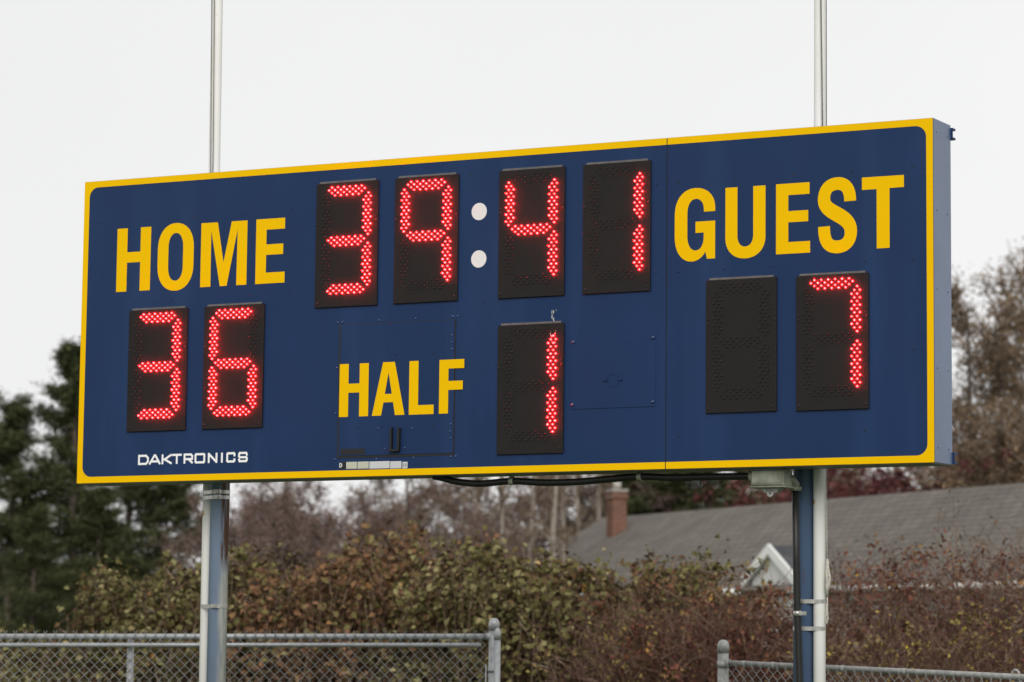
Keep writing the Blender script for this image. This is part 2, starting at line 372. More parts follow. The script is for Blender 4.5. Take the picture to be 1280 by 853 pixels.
# lettering
def bz(p0, c, p1, n=9, k=.6):
    """corner curve from p0 to p1 with both handles leaning on corner c"""
    a = (p0[0]+(c[0]-p0[0])*k, p0[1]+(c[1]-p0[1])*k); b = (p1[0]+(c[0]-p1[0])*k, p1[1]+(c[1]-p1[1])*k)
    return [tuple(p0[i]*(1-t)**3+3*a[i]*t*(1-t)**2+3*b[i]*t*t*(1-t)+p1[i]*t**3 for i in (0, 1)) for t in [j/n for j in range(n+1)]]
def cub(p0, a, b, p1, n=14):
    return [tuple(p0[i]*(1-t)**3+3*a[i]*t*(1-t)**2+3*b[i]*t*t*(1-t)+p1[i]*t**3 for i in (0, 1)) for t in [j/n for j in range(n+1)]]
def oval(x0, x1, z0, z1, cap):
    c = (x0+x1)/2
    return bz((x0, z1-cap), (x0, z1), (c, z1))[:-1]+bz((c, z1), (x1, z1), (x1, z1-cap))+bz((x1, z0+cap), (x1, z0), (c, z0))[:-1]+bz((c, z0), (x0, z0), (x0, z0+cap))
def letH(x0, x1, z0, z1, s, b0, b1):
    return [[(x0, z0), (x0+s, z0), (x0+s, b0), (x1-s, b0), (x1-s, z0), (x1, z0), (x1, z1), (x1-s, z1), (x1-s, b1), (x0+s, b1), (x0+s, z1), (x0, z1)]]
def letE(x0, x1, z0, z1, s, a, m0, m1, mx):
    return [[(x0, z0), (x1+.003, z0), (x1+.003, z0+a), (x0+s, z0+a), (x0+s, m0), (mx, m0), (mx, m1), (x0+s, m1), (x0+s, z1-a), (x1, z1-a), (x1, z1), (x0, z1)]]
def ribbon(pts, w):
    P = [Vector((p[0], p[1])) for p in pts]; a, b = [], []
    for i, p in enumerate(P):
        t = (P[min(i+1, len(P)-1)]-P[max(i-1, 0)]).normalized(); nn = Vector((-t.y, t.x)); ww = w[i] if isinstance(w, list) else w
        a.append(tuple(p+nn*ww/2)); b.append(tuple(p-nn*ww/2))
    return [a+b[::-1]]
GL = []
GL.append(('H', letH(.252, .4975, 1.146, 1.529, .0745, 1.320, 1.383), -.0011))
GL.append(('O', [oval(.550, .808, 1.134, 1.541, .15), oval(.626, .732, 1.194, 1.481, .085)[::-1]], -.0011))
GL.append(('M', [[(.8595, 1.146), (.932, 1.146), (.931, 1.482), (.999, 1.146), (1.047, 1.146), (1.118, 1.480), (1.115, 1.146), (1.186, 1.146), (1.186, 1.528), (1.075, 1.528), (1.022, 1.286), (.976, 1.528), (.8595, 1.529)]], -.0011))
GL.append(('E', letE(1.2485, 1.449, 1.146, 1.529, .0725, .0645, 1.315, 1.377, 1.439), -.0011))
gp = ([(4.239, 1.405)]+bz((4.239, 1.425), (4.239, 1.539), (4.119, 1.539))+bz((4.119, 1.539), (3.993, 1.539), (3.993, 1.395))[1:]+bz((3.993, 1.275), (3.993, 1.133), (4.098, 1.133))
      +bz((4.098, 1.133), (4.155, 1.133), (4.180, 1.185))[1:]+[(4.190, 1.144), (4.239, 1.144), (4.239, 1.352), (4.120, 1.352), (4.120, 1.290), (4.170, 1.290)]
      +bz((4.170, 1.265), (4.170, 1.193), (4.121, 1.193))+bz((4.121, 1.193), (4.070, 1.193), (4.070, 1.275))[1:]+bz((4.070, 1.40), (4.070, 1.479), (4.122, 1.479))+bz((4.122, 1.479), (4.171, 1.479), (4.171, 1.415))[1:]+[(4.171, 1.405)])
GL.append(('G', [gp], -.0011))
up = ([(4.301, 1.528)]+bz((4.301, 1.25), (4.301, 1.134), (4.420, 1.134))+bz((4.420, 1.134), (4.541, 1.134), (4.541, 1.25))[1:]+[(4.541, 1.528), (4.468, 1.528)]
      +bz((4.468, 1.26), (4.468, 1.199), (4.420, 1.199))+bz((4.420, 1.199), (4.373, 1.199), (4.373, 1.26))[1:]+[(4.373, 1.528)])
GL.append(('U', [up], -.0011))
GL.append(('E', letE(4.604, 4.802, 1.146, 1.529, .0725, .0635, 1.317, 1.378, 4.794), -.0011))
sc_ = (cub((5.039, 1.412), (5.041, 1.48), (5.010, 1.511), (4.966, 1.511), 10)+cub((4.966, 1.511), (4.917, 1.511), (4.887, 1.483), (4.887, 1.428), 10)[1:]
       +cub((4.887, 1.428), (4.887, 1.345), (5.043, 1.345), (5.043, 1.248), 16)[1:]+cub((5.043, 1.248), (5.043, 1.195), (5.012, 1.168), (4.966, 1.168), 10)[1:]+cub((4.966, 1.168), (4.910, 1.168), (4.887, 1.20), (4.887, 1.282), 10)[1:])
GL.append(('S', ribbon(sc_, [.069+.011*math.exp(-((i-len(sc_)/2+.5)/7)**2) for i in range(len(sc_))]), -.0011))
GL.append(('T', [[(5.108, 1.467), (5.1925, 1.467), (5.1925, 1.147), (5.2665, 1.147), (5.2665, 1.468), (5.3495, 1.469), (5.3495, 1.5335), (5.108, 1.534)]], -.0011))
DY = -.0052                                                             # front of the access door
GL.append(('H', letH(1.8465, 2.042, .3455, .651, .0605, .484, .536), DY-.0009))
GL.append(('A', [[(2.068, .346), (2.129, .346), (2.144, .421), (2.208, .421), (2.222, .346), (2.285, .346), (2.216, .6515), (2.138, .652)], [(2.175, .592), (2.199, .469), (2.152, .469)]], DY-.0009))
GL.append(('L', [[(2.3135, .345), (2.4765, .345), (2.4765, .398), (2.3735, .398), (2.3735, .6515), (2.3135, .6515)]], DY-.0009))
GL.append(('F', [[(2.5115, .345), (2.571, .345), (2.571, .4785), (2.6655, .4785), (2.6655, .529), (2.571, .529), (2.571, .600), (2.673, .600), (2.673, .651), (2.5115, .651)]], DY-.0009))
for ch, loops, y in GL:
    m = MB(); m.plate(loops, y, y+.0014); m.build('letter', M['yellow'], sb, label='yellow letter '+ch)
# maker's name in small white square letters
def strokes(name, lines, w, y):
    m = MB(); k = 0
    for ln in lines:
        for i in range(len(ln)-1):
            a, b = Vector(ln[i]), Vector(ln[i+1]); d = (b-a).normalized(); nn = Vector((-d.y, d.x))*w/2; e = d*w*.42
            y0 = y-.00012*k; k += 1
            q = [a-e+nn, b+e+nn, b+e-nn, a-e-nn]
            m.plate([[tuple(p) for p in q]], y0, y+.0012)
    return m
def sq(ch, l, r):
    b, t, h = .1075, .1555, .0125; md = (b+t)/2-.001; c = .009; mm = (l+r)/2; l += h/2; r -= h/2
    return {'D': [[(l, b), (l, t), (r-.014, t), (r, t-.014), (r, b+.014), (r-.014, b), (l, b)]],
            'A': [[(l-.003, b), (mm-.003, t), (mm+.004, t), (r+.003, b)], [(l+.014, b+.013), (r-.014, b+.013)]],
            'K': [[(l, b), (l, t)], [(r, t), (l+.016, md), (r+.002, b)], [(l, md), (l+.016, md)]],
            'T': [[(l, t), (r, t)], [(mm, t), (mm, b)]],
            'R': [[(l, b), (l, t), (r-c, t), (r, t-c), (r, md-.002), (l, md-.002)], [(mm+.002, md-.002), (r, b)]],
            'O': [[(l+.005, b), (l, b+.005), (l, t-.005), (l+.005, t), (r-.005, t), (r, t-.005), (r, b+.005), (r-.005, b), (l+.005, b)]],
            'N': [[(l, b), (l, t), (r, b), (r, t)]],
            'I': [[(mm, b), (mm, t)]],
            'C': [[(r, t-.013), (r, t-.005), (r-.005, t), (l+.005, t), (l, t-.005), (l, b+.005), (l+.005, b), (r-.005, b), (r, b+.005), (r, b+.012)]],
            'S': [[(r, t-.011), (r-.005, t), (l+.005, t), (l, t-.006), (l, md+.006), (l+.005, md), (r-.005, md), (r, md-.006), (r, b+.006), (r-.005, b), (l+.005, b), (l, b+.009)]]}[ch]
for ch, l, r in (('D', .444, .521), ('A', .525, .603), ('K', .613, .685), ('T', .686, .757), ('R', .770, .837), ('O', .848, .923), ('N', .942, 1.009), ('I', 1.034, 1.048), ('C', 1.072, 1.135), ('S', 1.155, 1.2215)):
    strokes('letter', sq(ch, l, r), .0125, -.0006).build('letter', M['white_vinyl'], sb, label='small white letter '+ch)
# colon of the clock
for x, z in ((2.7555, 1.4885), (2.7565, 1.217)):
    m = MB(); m.plate([[(x+.0495*math.cos(a*PI/20), z+.0495*math.sin(a*PI/20)) for a in range(40)]], -.0012, .0004); m.build('colon_dot', M['dot_white'], sb)
# face screws
m = MB()
pts = [(.11, 1.573), (.457, 1.573), (.804, 1.572), (1.148, 1.574), (1.494, 1.573), (.387, 1.081), (.66, 1.081), (1.216, 1.081), (1.489, 1.085),
       (4.019, 1.572), (4.363, 1.572), (4.709, 1.573), (5.051, 1.573), (5.399, 1.575), (4.018, 1.08), (4.293, 1.082), (4.57, 1.082), (4.843, 1.083), (5.121, 1.081), (5.4, 1.082),
       (2.70, 1.70), (2.80, .97), (3.88, 1.573), (3.88, 1.082), (.11, .6), (1.49, .6), (5.40, .6), (4.02, .18), (5.12, .18)]
for x, z in pts: m.lathe([(.0048, .001), (.0048, -.0022), (.0025, -.0032)], (x, 0, z), 8, axis='y')
m.build('face_screws', M['screw'], sb, kind='stuff')

# access door under the word HALF
m = MB(); m.box(1.8350, 2.6140, -.0018, .001, .1075, .8800); m.build('door_shadow_frame', M['screw'], sb)  # dark frame put in for the shadow lines and gap around the door
m = MB(); m.box(1.8475, 2.6055, DY, -.0019, .1205, .8760, c=.0012); door = m.build('access_door', M['blue'], sb)
m = MB()
m.box(2.203, 2.2135, DY-.022, DY-.0002, .150, .276, mi=0); m.box(2.196, 2.262, DY-.026, DY-.0002, .138, .1495, mi=0); m.box(2.251, 2.2635, DY-.020, DY-.0002, .150, .272, mi=1)
m.build('door_handle', [M['black'], mat('deep_blue_paint', (.004, .013, .055), .4, .4)], door)
m = MB()
for x, z in [(1.824, .894), (1.857, .896), (2.102, .895), (2.347, .895), (2.592, .897), (2.624, .897), (1.823, .631), (1.82, .367), (1.819, .103), (2.1, .098), (2.345, .1), (2.59, .101), (2.623, .101), (2.624, .499)]:
    m.lathe([(.0072, .001), (.0072, -.0018), (.0045, -.0045), (.001, -.0052)], (x, -.0002, z), 8, axis='y')
for x, z in [(2.589, .79), (2.589, .75), (2.59, .71), (2.59, .284), (2.586, .244), (2.591, .205), (2.112, .272), (2.338, .267), (2.158, .155), (2.289, .156)]:
    m.lathe([(.0065, .001), (.0065, -.0018), (.004, -.004), (.001, -.0048)], (x, DY, z), 8, axis='y')
m.build('rivets', M['rivet'], sb, kind='stuff')
m = MB()
for x, z in [(1.975, .694), (2.223, .694), (2.47, .694), (1.974, .286), (2.14, .286), (2.475, .282)]: m.lathe([(.0045, .001), (.0045, -.002), (.002, -.003)], (x, DY, z), 8, axis='y')
m.build('door_screws', M['screw'], sb, kind='stuff')
# blank cover plate to the right of the half digit
m = MB(); m.box(3.3555, 3.881, -.0032, .0004, .3445, .745, c=.001); cp = m.build('cover_plate', M['blue'], sb)
for x, z in ((3.370, .718), (3.866, .724), (3.369, .370), (3.866, .370)):
    m = MB(); m.lathe([(.010, 0), (.010, -.004), (.006, -.009), (.001, -.010)], (x, -.0032, z), 10, axis='y'); m.build('screw', M['rivet'], cp)
m = MB(); a = [(3.6185+.0395*math.cos(k*PI/20), .497+.0395*math.sin(k*PI/20)) for k in range(40)]; b = [(3.6185+.035*math.cos(k*PI/20), .497+.035*math.sin(k*PI/20)) for k in range(40)]
m.plate([a, b[::-1]], -.0055, -.003)
for x in (3.572, 3.665): m.box(x-.012, x+.012, -.011, -.003, .494, .504)
m.build('knockout_ring', M['blue'], cp)
# labels along the bottom edge
PAPER = mat('label_paper', (.56, .57, .57), .5, .4); CREAM = mat('cream_label', (.50, .50, .40), .5, .4); INK = mat('label_ink', (.12, .12, .13), .6, .3); TAN = mat('tan_print', (.42, .37, .29), .6, .3)
def sticker(x0, x1, z0, z1, base, marks, y=0.):
    m = MB(); m.box(x0, x1, y-.0008, y+.0002, z0, z1, 0)
    for k, (a0, a1, b0, b1, mi) in enumerate(marks): m.box(x0+a0*(x1-x0), x0+a1*(x1-x0), y-.0012-.00012*k, y-.0007+.00001*k, z0+b0*(z1-z0), z0+b1*(z1-z0), mi)
    return m.build('label_sticker', base, sb)
rs = random.Random(3)
def lines(n, a=.08, b=.92):
    out = []
    for i in range(n):
        z = .86-(i+.5)*.78/n; e = rs.uniform(.6, 1.)
        out.append((a, a+(b-a)*e, z, z+.4/n, 1))
    return out
so_ = sticker(1.850, 1.896, .045, .087, [M['screw'], PAPER, TAN], [(.55, .98, .1, .5, 2)])
m = MB(); m.plate([[(1.852, .055), (1.852, .081), (1.864, .081), (1.871, .074), (1.871, .062), (1.864, .055)], [(1.858, .062), (1.862, .062), (1.865, .065), (1.865, .071), (1.862, .074), (1.858, .074)]], -.0016, -.0007); m.build('logo_mark', PAPER, so_)
sticker(1.898, 1.969, .046, .086, [CREAM, TAN], lines(3)); sticker(1.974, 2.049, .046, .086, [CREAM, TAN], lines(3))
sticker(2.054, 2.188, .044, .085, [PAPER, INK], [(.06, .94, .6, .72, 1), (.2, .8, .25, .37, 1)])
sticker(2.192, 2.267, .042, .083, [PAPER, INK], lines(4, .4, .95)+[(.07, .25, .55, .85, 1), (.07, .25, .15, .4, 1)])
so_ = sticker(2.274, 2.307, .041, .078, [PAPER, M['screw']], [])
m = MB()
for cx in (2.2875, 2.3015): m.plate([[(cx+.0085*math.cos(a), .0595+.0105*math.sin(a)) for a in np.linspace(PI*.55, PI*1.45, 9)]+[(cx+.0055*math.cos(a), .0595+.0072*math.sin(a)) for a in np.linspace(PI*1.45, PI*.55, 9)]], -.0012, -.0007)
m.box(2.2965, 2.3005, -.00121, -.0007, .058, .061); m.build('printed_mark', M['screw'], so_)
m = sticker(1.862, 2.026, .127, .161, [M['screw'], TAN], [(.03, .46, .25, .72, 1), (.15, .34, .05, .95, 1), (.52, .97, .25, .75, 1), (.6, .88, .12, .95, 1)], DY)
# bird dropping streak and chips between the clock and the half digit
m = MB(); rs2 = random.Random(8)
for i in range(26):
    x = 3.240+rs2.gauss(0, .007); z = .905-rs2.uniform(0, .085)-.0; s = rs2.uniform(.0015, .0045)
    m.plate([[(x+s*math.cos(a)*rs2.uniform(.5, 1), z+s*math.sin(a)*rs2.uniform(1., 3.2)) for a in np.linspace(0, 2*PI, 7)[:-1]]], -.0006-.00001*i, .0002)
for i in range(10):
    x = 3.232+rs2.choice((0, .026))+rs2.gauss(0, .003); z = .80-rs2.uniform(0, .09); s = rs2.uniform(.0012, .003)
    m.plate([[(x+s*math.cos(a), z+s*2*math.sin(a)) for a in np.linspace(0, 2*PI, 7)[:-1]]], -.0126-.00001*i, -.0118)
m.build('bird_dropping', mat('dried_dropping', (.42, .41, .38), .8, .2), sb, kind='stuff')

# LED digit panels
PW, PH, PY = .421, .726, -.0125
def led_points():
    s = {}
    X0, dx, dz = .109, .0403, .0156
    def hor(z, up):
        r = []
        rows = ((0, 6, 0.), (1, 7, -.5), (2, 6, 0.), (3, 5, .5)) if up else ((0, 5, .5), (1, 6, 0.), (2, 7, -.5), (3, 6, 0.))
        for i, c, o in rows: r += [(X0+dx*(k+o), z-dz*i) for k in range(c)]
        return r
    s['a'] = hor(-.0265, True); s['g'] = hor(-.3205, True); s['d'] = hor(-.6005, False)
    def ver(xs, z):
        r = [(xs[0], z-.0201*2-.0402*k) for k in range(5)]+[(xs[1], z-.0201-.0402*k) for k in range(6)]+[(xs[2], z-.0402*k) for k in range(7)]+[(xs[3], z-.0201-.0402*k) for k in range(6)]
        return r
    rt = (.325, .341, .357, .3725); lf = (.0955, .080, .0645, .049)
    s['b'] = ver(rt, -.070); s['c'] = ver(rt, -.364); s['f'] = ver(lf, -.070); s['e'] = ver(lf, -.364)
    return s
SEG = {}
for key, pts in led_points().items():
    m = MB()
    for x, z in pts: m.lathe([(.0045, .0015), (.0045, -.0050), (.0034, -.0073), (.0014, -.0085)], (x, PY, z), 7, axis='y')
    me = m.mesh('led_segment'); me.materials.append(M['led_off'])
    SEG[key] = me
m = MB(); m.box(0, PW, PY, .0003, -PH, 0, c=.0015); PANEL = m.mesh('digit_panel'); PANEL.materials.append(M['panel'])
m = MB(); m.add([(.019, PY+.002, .0006), (.402, PY+.002, .0006), (.402, PY+.0065, .0125), (.019, PY+.0065, .0125), (.019, PY+.004, .0002), (.402, PY+.004, .0002), (.402, PY+.0088, .0125), (.019, PY+.0088, .0125)],
                [(0, 1, 2, 3), (4, 7, 6, 5), (3, 2, 6, 7), (0, 4, 5, 1), (0, 3, 7, 4), (1, 5, 6, 2)])
FLANGE = m.mesh('top_flange'); FLANGE.materials.append(M['flange'])
m = MB()
for x, z, r in ((.012, -.215, .004), (.010, -.238, .0065), (.409, -.205, .004), (.411, -.230, .0065), (.018, -.700, .006), (.402, -.700, .006), (.108, -.650, .003), (.315, -.650, .003), (.104, -.008, .003), (.312, -.008, .003), (.014, -.48, .003), (.408, -.47, .003)):
    m.lathe([(r, .001), (r, -.0022), (r*.6, -.0034)], (x, PY, z), 8, axis='y')
PSCREW = m.mesh('panel_screws'); PSCREW.materials.append(M['screw'])
DIG = {'3': 'abgcd', '6': 'afgedc', '9': 'abfgc', '4': 'fgbc', '1': 'bc', '7': 'abc', ' ': ''}
for x0, zt, ch in ((.361, 1.0265, '3'), (.902, 1.0265, '6'), (1.670, 1.7105, '3'), (2.2035, 1.711, '9'), (2.890, 1.709, '4'), (3.427, 1.7095, '1'), (2.892, .829, '1'), (4.1905, 1.0225, ' '), (4.7275, 1.0195, '7')):
    p = link('digit_panel', PANEL, sb); p.location = (x0, 0, zt)
    p['label'] = 'dark digit panel, all its LEDs off' if ch == ' ' else 'dark digit panel showing a red %s' % ch
    link('top_flange', FLANGE, p); link('panel_screws', PSCREW, p, kind='stuff')
    for key in 'abcdefg':
        s = link('led_segment', SEG[key], p)
        if key in DIG[ch]:
            s.material_slots[0].link = 'OBJECT'; s.material_slots[0].material = M['led_on']; s['label'] = 'lit red LED segment'

# ------------------------------------------------------------------ posts, poles, clamps
def post(x, y, label, ztop, paint):
    t = thing('support_post', label, 'post', (x, y, 0), 'support posts of the scoreboard')
    m = MB(); m.lathe([(.057, -.2), (.057, ztop-.02), (.050, ztop)], (0, 0, 0), 28); m.build('tube', paint, t)
    m = MB(); m.lathe([(.16, 0), (.16, .04), (.12, .06)], (0, 0, 0), 20); m.build('concrete_footing', mat('concrete', (.32, .31, .29), .9, .2, var=.3, vscale=20), t)
    m = MB()
    for z in (BZ+.12, BZ+BH-.14):      # U-bolts tying the rear channels to the post
        m.box(-.085, .085, -.066, -.058, z-.03, z+.03)
    m.build('bracket_plate', M['galv'], t)
    return t
post(.770, .375, 'rust streaked blue support post under the HOME side of the scoreboard', 4.36, M['post_rust'])
post(4.602, .375, 'clean blue support post under the GUEST side beside the black conduit', 4.36, M['post_blue'])
def pole(x0, x1, y, label, bands, px, py, wrap):
    t = thing('flag_pole', label, 'pole', (x0, y, 0), 'white poles rising above the scoreboard')
    m = MB(); H = 9.5
    m.tube([(0, 0, -.2), ((x1-x0)*.3, 0, 3), (x1-x0, 0, 5.4), ((x1-x0)*1.9, 0, H)], .034, 20); m.lathe([(.02, 0), (.05, .03), (.05, .07), (.015, .1)], ((x1-x0)*1.9, 0, H), 16); m.build('tube', M['white_pole'], t)
    for z in bands:                    # a strap round the pole and the post beside it
        m = MB(); dx, dy = px-x0, py-y; d = math.hypot(dx, dy); a0 = math.atan2(dy, dx); rp, rq = .0365, .0595
        o = math.asin((rq-rp)/d); pts = []
        for k in range(13): a = a0+PI/2+o+(PI-2*o)*k/12; pts.append((rp*math.cos(a), rp*math.sin(a)))
        for k in range(17): a = a0-PI/2-o+(PI+2*o)*k/16; pts.append((dx+rq*math.cos(a), dy+rq*math.sin(a)))
        n = len(pts); vs = [(p[0], p[1], h) for h in (z-.011, z+.011) for p in pts]
        cx = sum(p[0] for p in pts)/n; cy = sum(p[1] for p in pts)/n
        vs += [(p[0]+(cx-p[0])*.02, p[1]+(cy-p[1])*.02, h) for h in (z-.011, z+.011) for p in pts]
        m.add(vs, [(k, (k+1) % n, n+(k+1) % n, n+k) for k in range(n)]+[(2*n+k, 3*n+k, 3*n+(k+1) % n, 2*n+(k+1) % n) for k in range(n)]+[(n+k, n+(k+1) % n, 3*n+(k+1) % n, 3*n+k) for k in range(n)]+[(k, 2*n+k, 2*n+(k+1) % n, (k+1) % n) for k in range(n)])
        sx = dx+(.0 if wrap > 0 else .025)
        m.box(sx-.022, sx+.022, dy-.0595-.012, dy-.0595-.001, z-.009, z+.013); m.box(sx+.005, sx+.015, dy-.0595-.02, dy-.0595-.012, z-.006, z+.009)
        m.build('strap_clamp', M['clamp'], t)
    return t
pole(.665, .643, .412, 'white pole strapped to the rusty left post, rising behind the HOME side', (2.500, 2.468, 1.818), .770, .375, -1)
pole(4.694, 4.704, .375, 'white pole beside the conduit post, rising behind the GUEST side', (1.832, 1.685), 4.602, .375, 1)
# halyards
def cord(label, pts, r, m_):
    m = MB(); m.tube(pts, r, 6); tag(m.build('halyard_cord', m_), label, 'cord', 'cords running along the white poles')
cord('thin dark cord hanging along the left edge of the HOME side pole', [(.6595, .362, 4.30), (.655, .362, 4.6), (.6365, .362, 5.55), (.60, .362, 9.4)], .0030, M['rope'])
cord('dark cord lying in front of the HOME side pole', [(.676, .360, 4.30), (.674, .360, 4.6), (.658, .360, 5.55), (.61, .360, 9.4)], .0032, M['rope'])
cord('dark cord slanting down the front of the GUEST side pole', [(4.737, .330, 4.30), (4.734, .330, 4.6), (4.726, .330, 5.2), (4.71, .330, 9.4)], .0045, M['rope'])
cord('thin cord along the right edge of the GUEST side pole', [(4.757, .335, 4.30), (4.757, .335, 5.15), (4.755, .335, 9.4)], .0028, M['rope'])
m = MB()
m.tube([(4.737, .375, 2.56), (4.740, .375, 2.2), (4.744, .37, 2.06)], .0035, 6)
m.tube([(4.744, .37, 2.06), (4.752, .36, 2.02), (4.766, .355, 1.96), (4.756, .36, 1.90), (4.744, .37, 1.88), (4.746, .37, 1.95), (4.760, .35, 2.0)], .0075, 7)
m.tube([(4.752, .36, 2.05), (4.746, .355, 1.99), (4.752, .35, 1.92), (4.748, .36, 1.86)], .009, 7)
m.tube([(4.748, .36, 1.88), (4.745, .37, 1.80), (4.748, .37, 1.74), (4.741, .37, 1.705), (4.735, .37, 1.73), (4.742, .37, 1.82)], .0045, 6)
tag(m.build('tied_rope', M['rope_pale']), 'pale rope tied in a knot on the right white pole below the board', 'rope')

# ------------------------------------------------------------------ conduit and junction box
t = thing('junction_box', 'weathered metal junction box under the board beside the right post', 'junction box', (0, 0, 0))
m = MB(); zb, zt, y0, y1 = 2.446, 2.537, .06, .175
m.box(4.428, 4.622, y0, y1, zb+.006, zt, c=.006); m.box(4.420, 4.630, y0-.006, y1+.004, zb-.006, zb+.004, c=.004); m.box(4.436, 4.614, y0-.004, y0-.0005, zb+.02, zt-.014)
m.box(4.44, 4.61, y0+.01, y1-.01, zt, BZ-.0045)
m.build('body', M['box_metal'], t)
m = MB(); m.add([(4.478, .075, zb-.0065), (4.590, .075, zb-.0065), (4.590, .15, zb-.0065), (4.478, .15, zb-.0065), (4.500, .09, zb-.034), (4.566, .09, zb-.034), (4.566, .135, zb-.034), (4.500, .135, zb-.034)],
               [(0, 1, 5, 4), (1, 2, 6, 5), (2, 3, 7, 6), (3, 0, 4, 7), (4, 5, 6, 7), (0, 3, 2, 1)])
cx = 4.533; a = arc(cx, zb-.036, .019, PI, 2*PI, 10)+[(cx+.019, zb-.030), (cx-.019, zb-.030)]
m.plate([[(x, z) for x, z in a], [(cx+.006*math.cos(k*PI/5), zb-.036+.006*math.sin(k*PI/5)) for k in range(10)]], .082, .0895); m.build('lid_lug', M['galv_old'], t)
m = MB(); m.lathe([(.034, 4.404), (.034, 4.427)], (0, .11, 2.505), 14, axis='x'); m.build('cable_collar', M['box_metal'], t)
m = MB(); m.tube([(4.628, .12, 2.502), (4.652, .12, 2.502), (4.672, .135, 2.496), (4.683, .16, 2.482), (4.687, .19, 2.462), (4.687, .20, 2.445)], [.030, .030, .029, .028, .027, .027], 14)
m.lathe([(.034, -.012), (.034, .012)], (4.687, .20, 2.440), 14); m.lathe([(.034, 4.622), (.034, 4.640)], (0, .12, 2.502), 14, axis='x')
e = m.build('elbow_fitting', M['box_metal'], t); e.location = (-.072, .035, 0)
m = MB(); pts = []
xs = [(2.42, 2.548), (2.488, 2.535), (2.567, 2.515), (2.724, 2.4995), (2.93, 2.510), (3.135, 2.497), (3.338, 2.497), (3.538, 2.508), (3.737, 2.518), (3.934, 2.508), (4.129, 2.508), (4.30, 2.507), (4.41, 2.507)]
def smooth(P, n=4):
    out = []
    for i in range(len(P)-1):
        p0, p1, p2, p3 = [Vector(P[j]) for j in (max(i-1, 0), i, i+1, min(i+2, len(P)-1))]
        for k in range(n):
            s = k/n; out.append(.5*((2*p1)+(p2-p0)*s+(2*p0-5*p1+4*p2-p3)*s*s+(3*p1-p0-3*p2+p3)*s**3))
    return out+[Vector(P[-1])]
t = thing('flexible_conduit', 'sagging black flexible conduit clipped along the underside of the scoreboard', 'conduit', (0, .10, 0))
m.tube(smooth([(x, 0, z) for x, z in xs]), .0195, 12); m.build('hose', M['black'], t)
for x, z in ((2.93, 2.510), (3.737, 2.518)):
    m = MB(); m.lathe([(.0235, -.014), (.0235, .014)], (x, 0, z), 14, axis='x'); m.box(x-.014, x+.014, -.003, .003, z+.02, BZ-.0045); m.build('hose_clip', M['box_metal'], t)
t = thing('vertical_conduit', 'straight black conduit running down the front of the right post', 'conduit', (0, 0, 0))
m = MB(); m.tube([(4.615, .235, 2.43), (4.614, .25, 2.05), (4.615, .262, 1.75), (4.622, .272, 1.43), (4.63, .285, 0)], .0195, 14); m.build('pipe', M['black'], t)
m = MB(); m.tube([(4.6145, .2615, 1.781), (4.6150, .2622, 1.753)], .0228, 14); m.box(4.632, 4.672, .243, .252, 1.757, 1.777); m.lathe([(.007, .238), (.007, .243)], (4.660, 0, 1.767), 8, axis='y')
m.build('pipe_clip', M['clamp'], t)

# ------------------------------------------------------------------ chain link fences
def chain(p0, p1, z0, h0, h1, pitch=.0715, r=.0026, barbs=True, slope=0.):
    """woven zigzag wires from p0 to p1"""
    ph = 0
    p0, p1 = Vector((p0[0], p0[1], 0)), Vector((p1[0], p1[1], 0)); Ln = (p1-p0).length; e = (p1-p0)/Ln; nn = Vector((-e.y, e.x, 0))
    A, B = [], []; k = 0; x = 0
    rows = int((max(h0, h1)-z0)/(pitch/2))
    while x < Ln-.01:
        prev = None
        top = h0+(h1-h0)*x/Ln
        for j in range(rows+1):
            z = top-j*pitch/2
            if z < z0: break
            o = ((j+ph) % 2)*pitch/2*1.06-(.03*pitch); q = p0+e*(x+o)+nn*(.0022 if (j+ph) % 2 else -.0022); q.z = z
            if prev is not None: A.append(prev); B.append(q)
            prev = q
        if barbs and ph % 2 == 0:
            for s in (-1, 1):
                q = p0+e*x; q.z = top; t_ = q+e*(.012*s); t_.z = top+.032; A.append(q); B.append(t_)
        x += pitch/2; ph += 1               # the neighbour is mirrored, so their corners hook
    n = len(A); A = np.array(A); B = np.array(B)
    V, F = prisms(A, B, np.full(n, r), np.full(n, r))
    return np_mesh('chain_link_mesh', V, F)
def chain_pair(name, par, p0, p1, z0, h0, h1, pitch=.0715):
    me = chain(p0, p1, z0, h0, h1, pitch); o = link(name, me, par, M['wire']); return o

def capped_post(mb, x, y, ztop, r):
    mb.lathe([(r, -.3), (r, ztop-.075)], (x, y, 0), 20)
    mb.lathe([(r*1.1, ztop-.085), (r*1.1, ztop-.045), (r*1.0, ztop-.025), (r*.75, ztop-.008), (r*.3, ztop)], (x, y, 0), 20)
A = spot(617.5, 800, 20.5); B = spot(-120, 800, 20.5)
ft = thing('chain_link_fence', 'chain link fence on the left ending at a dome capped post', 'fence', (A.x, A.y, 0))
e = (B-A); e.z = 0; Lf = e.length; e.normalize(); nf = Vector((e.y, -e.x, 0))
if nf.dot(CAM-A) < 0: nf = -nf
def fl(s, d, z): return Vector((e.x*s+nf.x*d, e.y*s+nf.y*d, z))
m = MB(); q = fl(0, 0, 0); capped_post(m, q.x, q.y, spot(617, 773, 20.5).z, .0365); m.build('post', M['galv'], ft)
q = fl(-.0035+.0-.03, .075, 0); m = MB(); capped_post(m, q.x, q.y, spot(617, 785, 20.4).z, .022); m.build('gate_stub_post', M['galv'], ft)
zr = spot(470, 796, 20.5).z; zl = spot(470, 806.5, 20.45).z
m = MB(); m.tube([fl(.01, .0, zr), fl(Lf, .0, zr)], .021, 14); m.tube([fl(.0, 0, zr), fl(.06, 0, zr)], .026, 14); m.build('top_rail', M['galv'], ft)
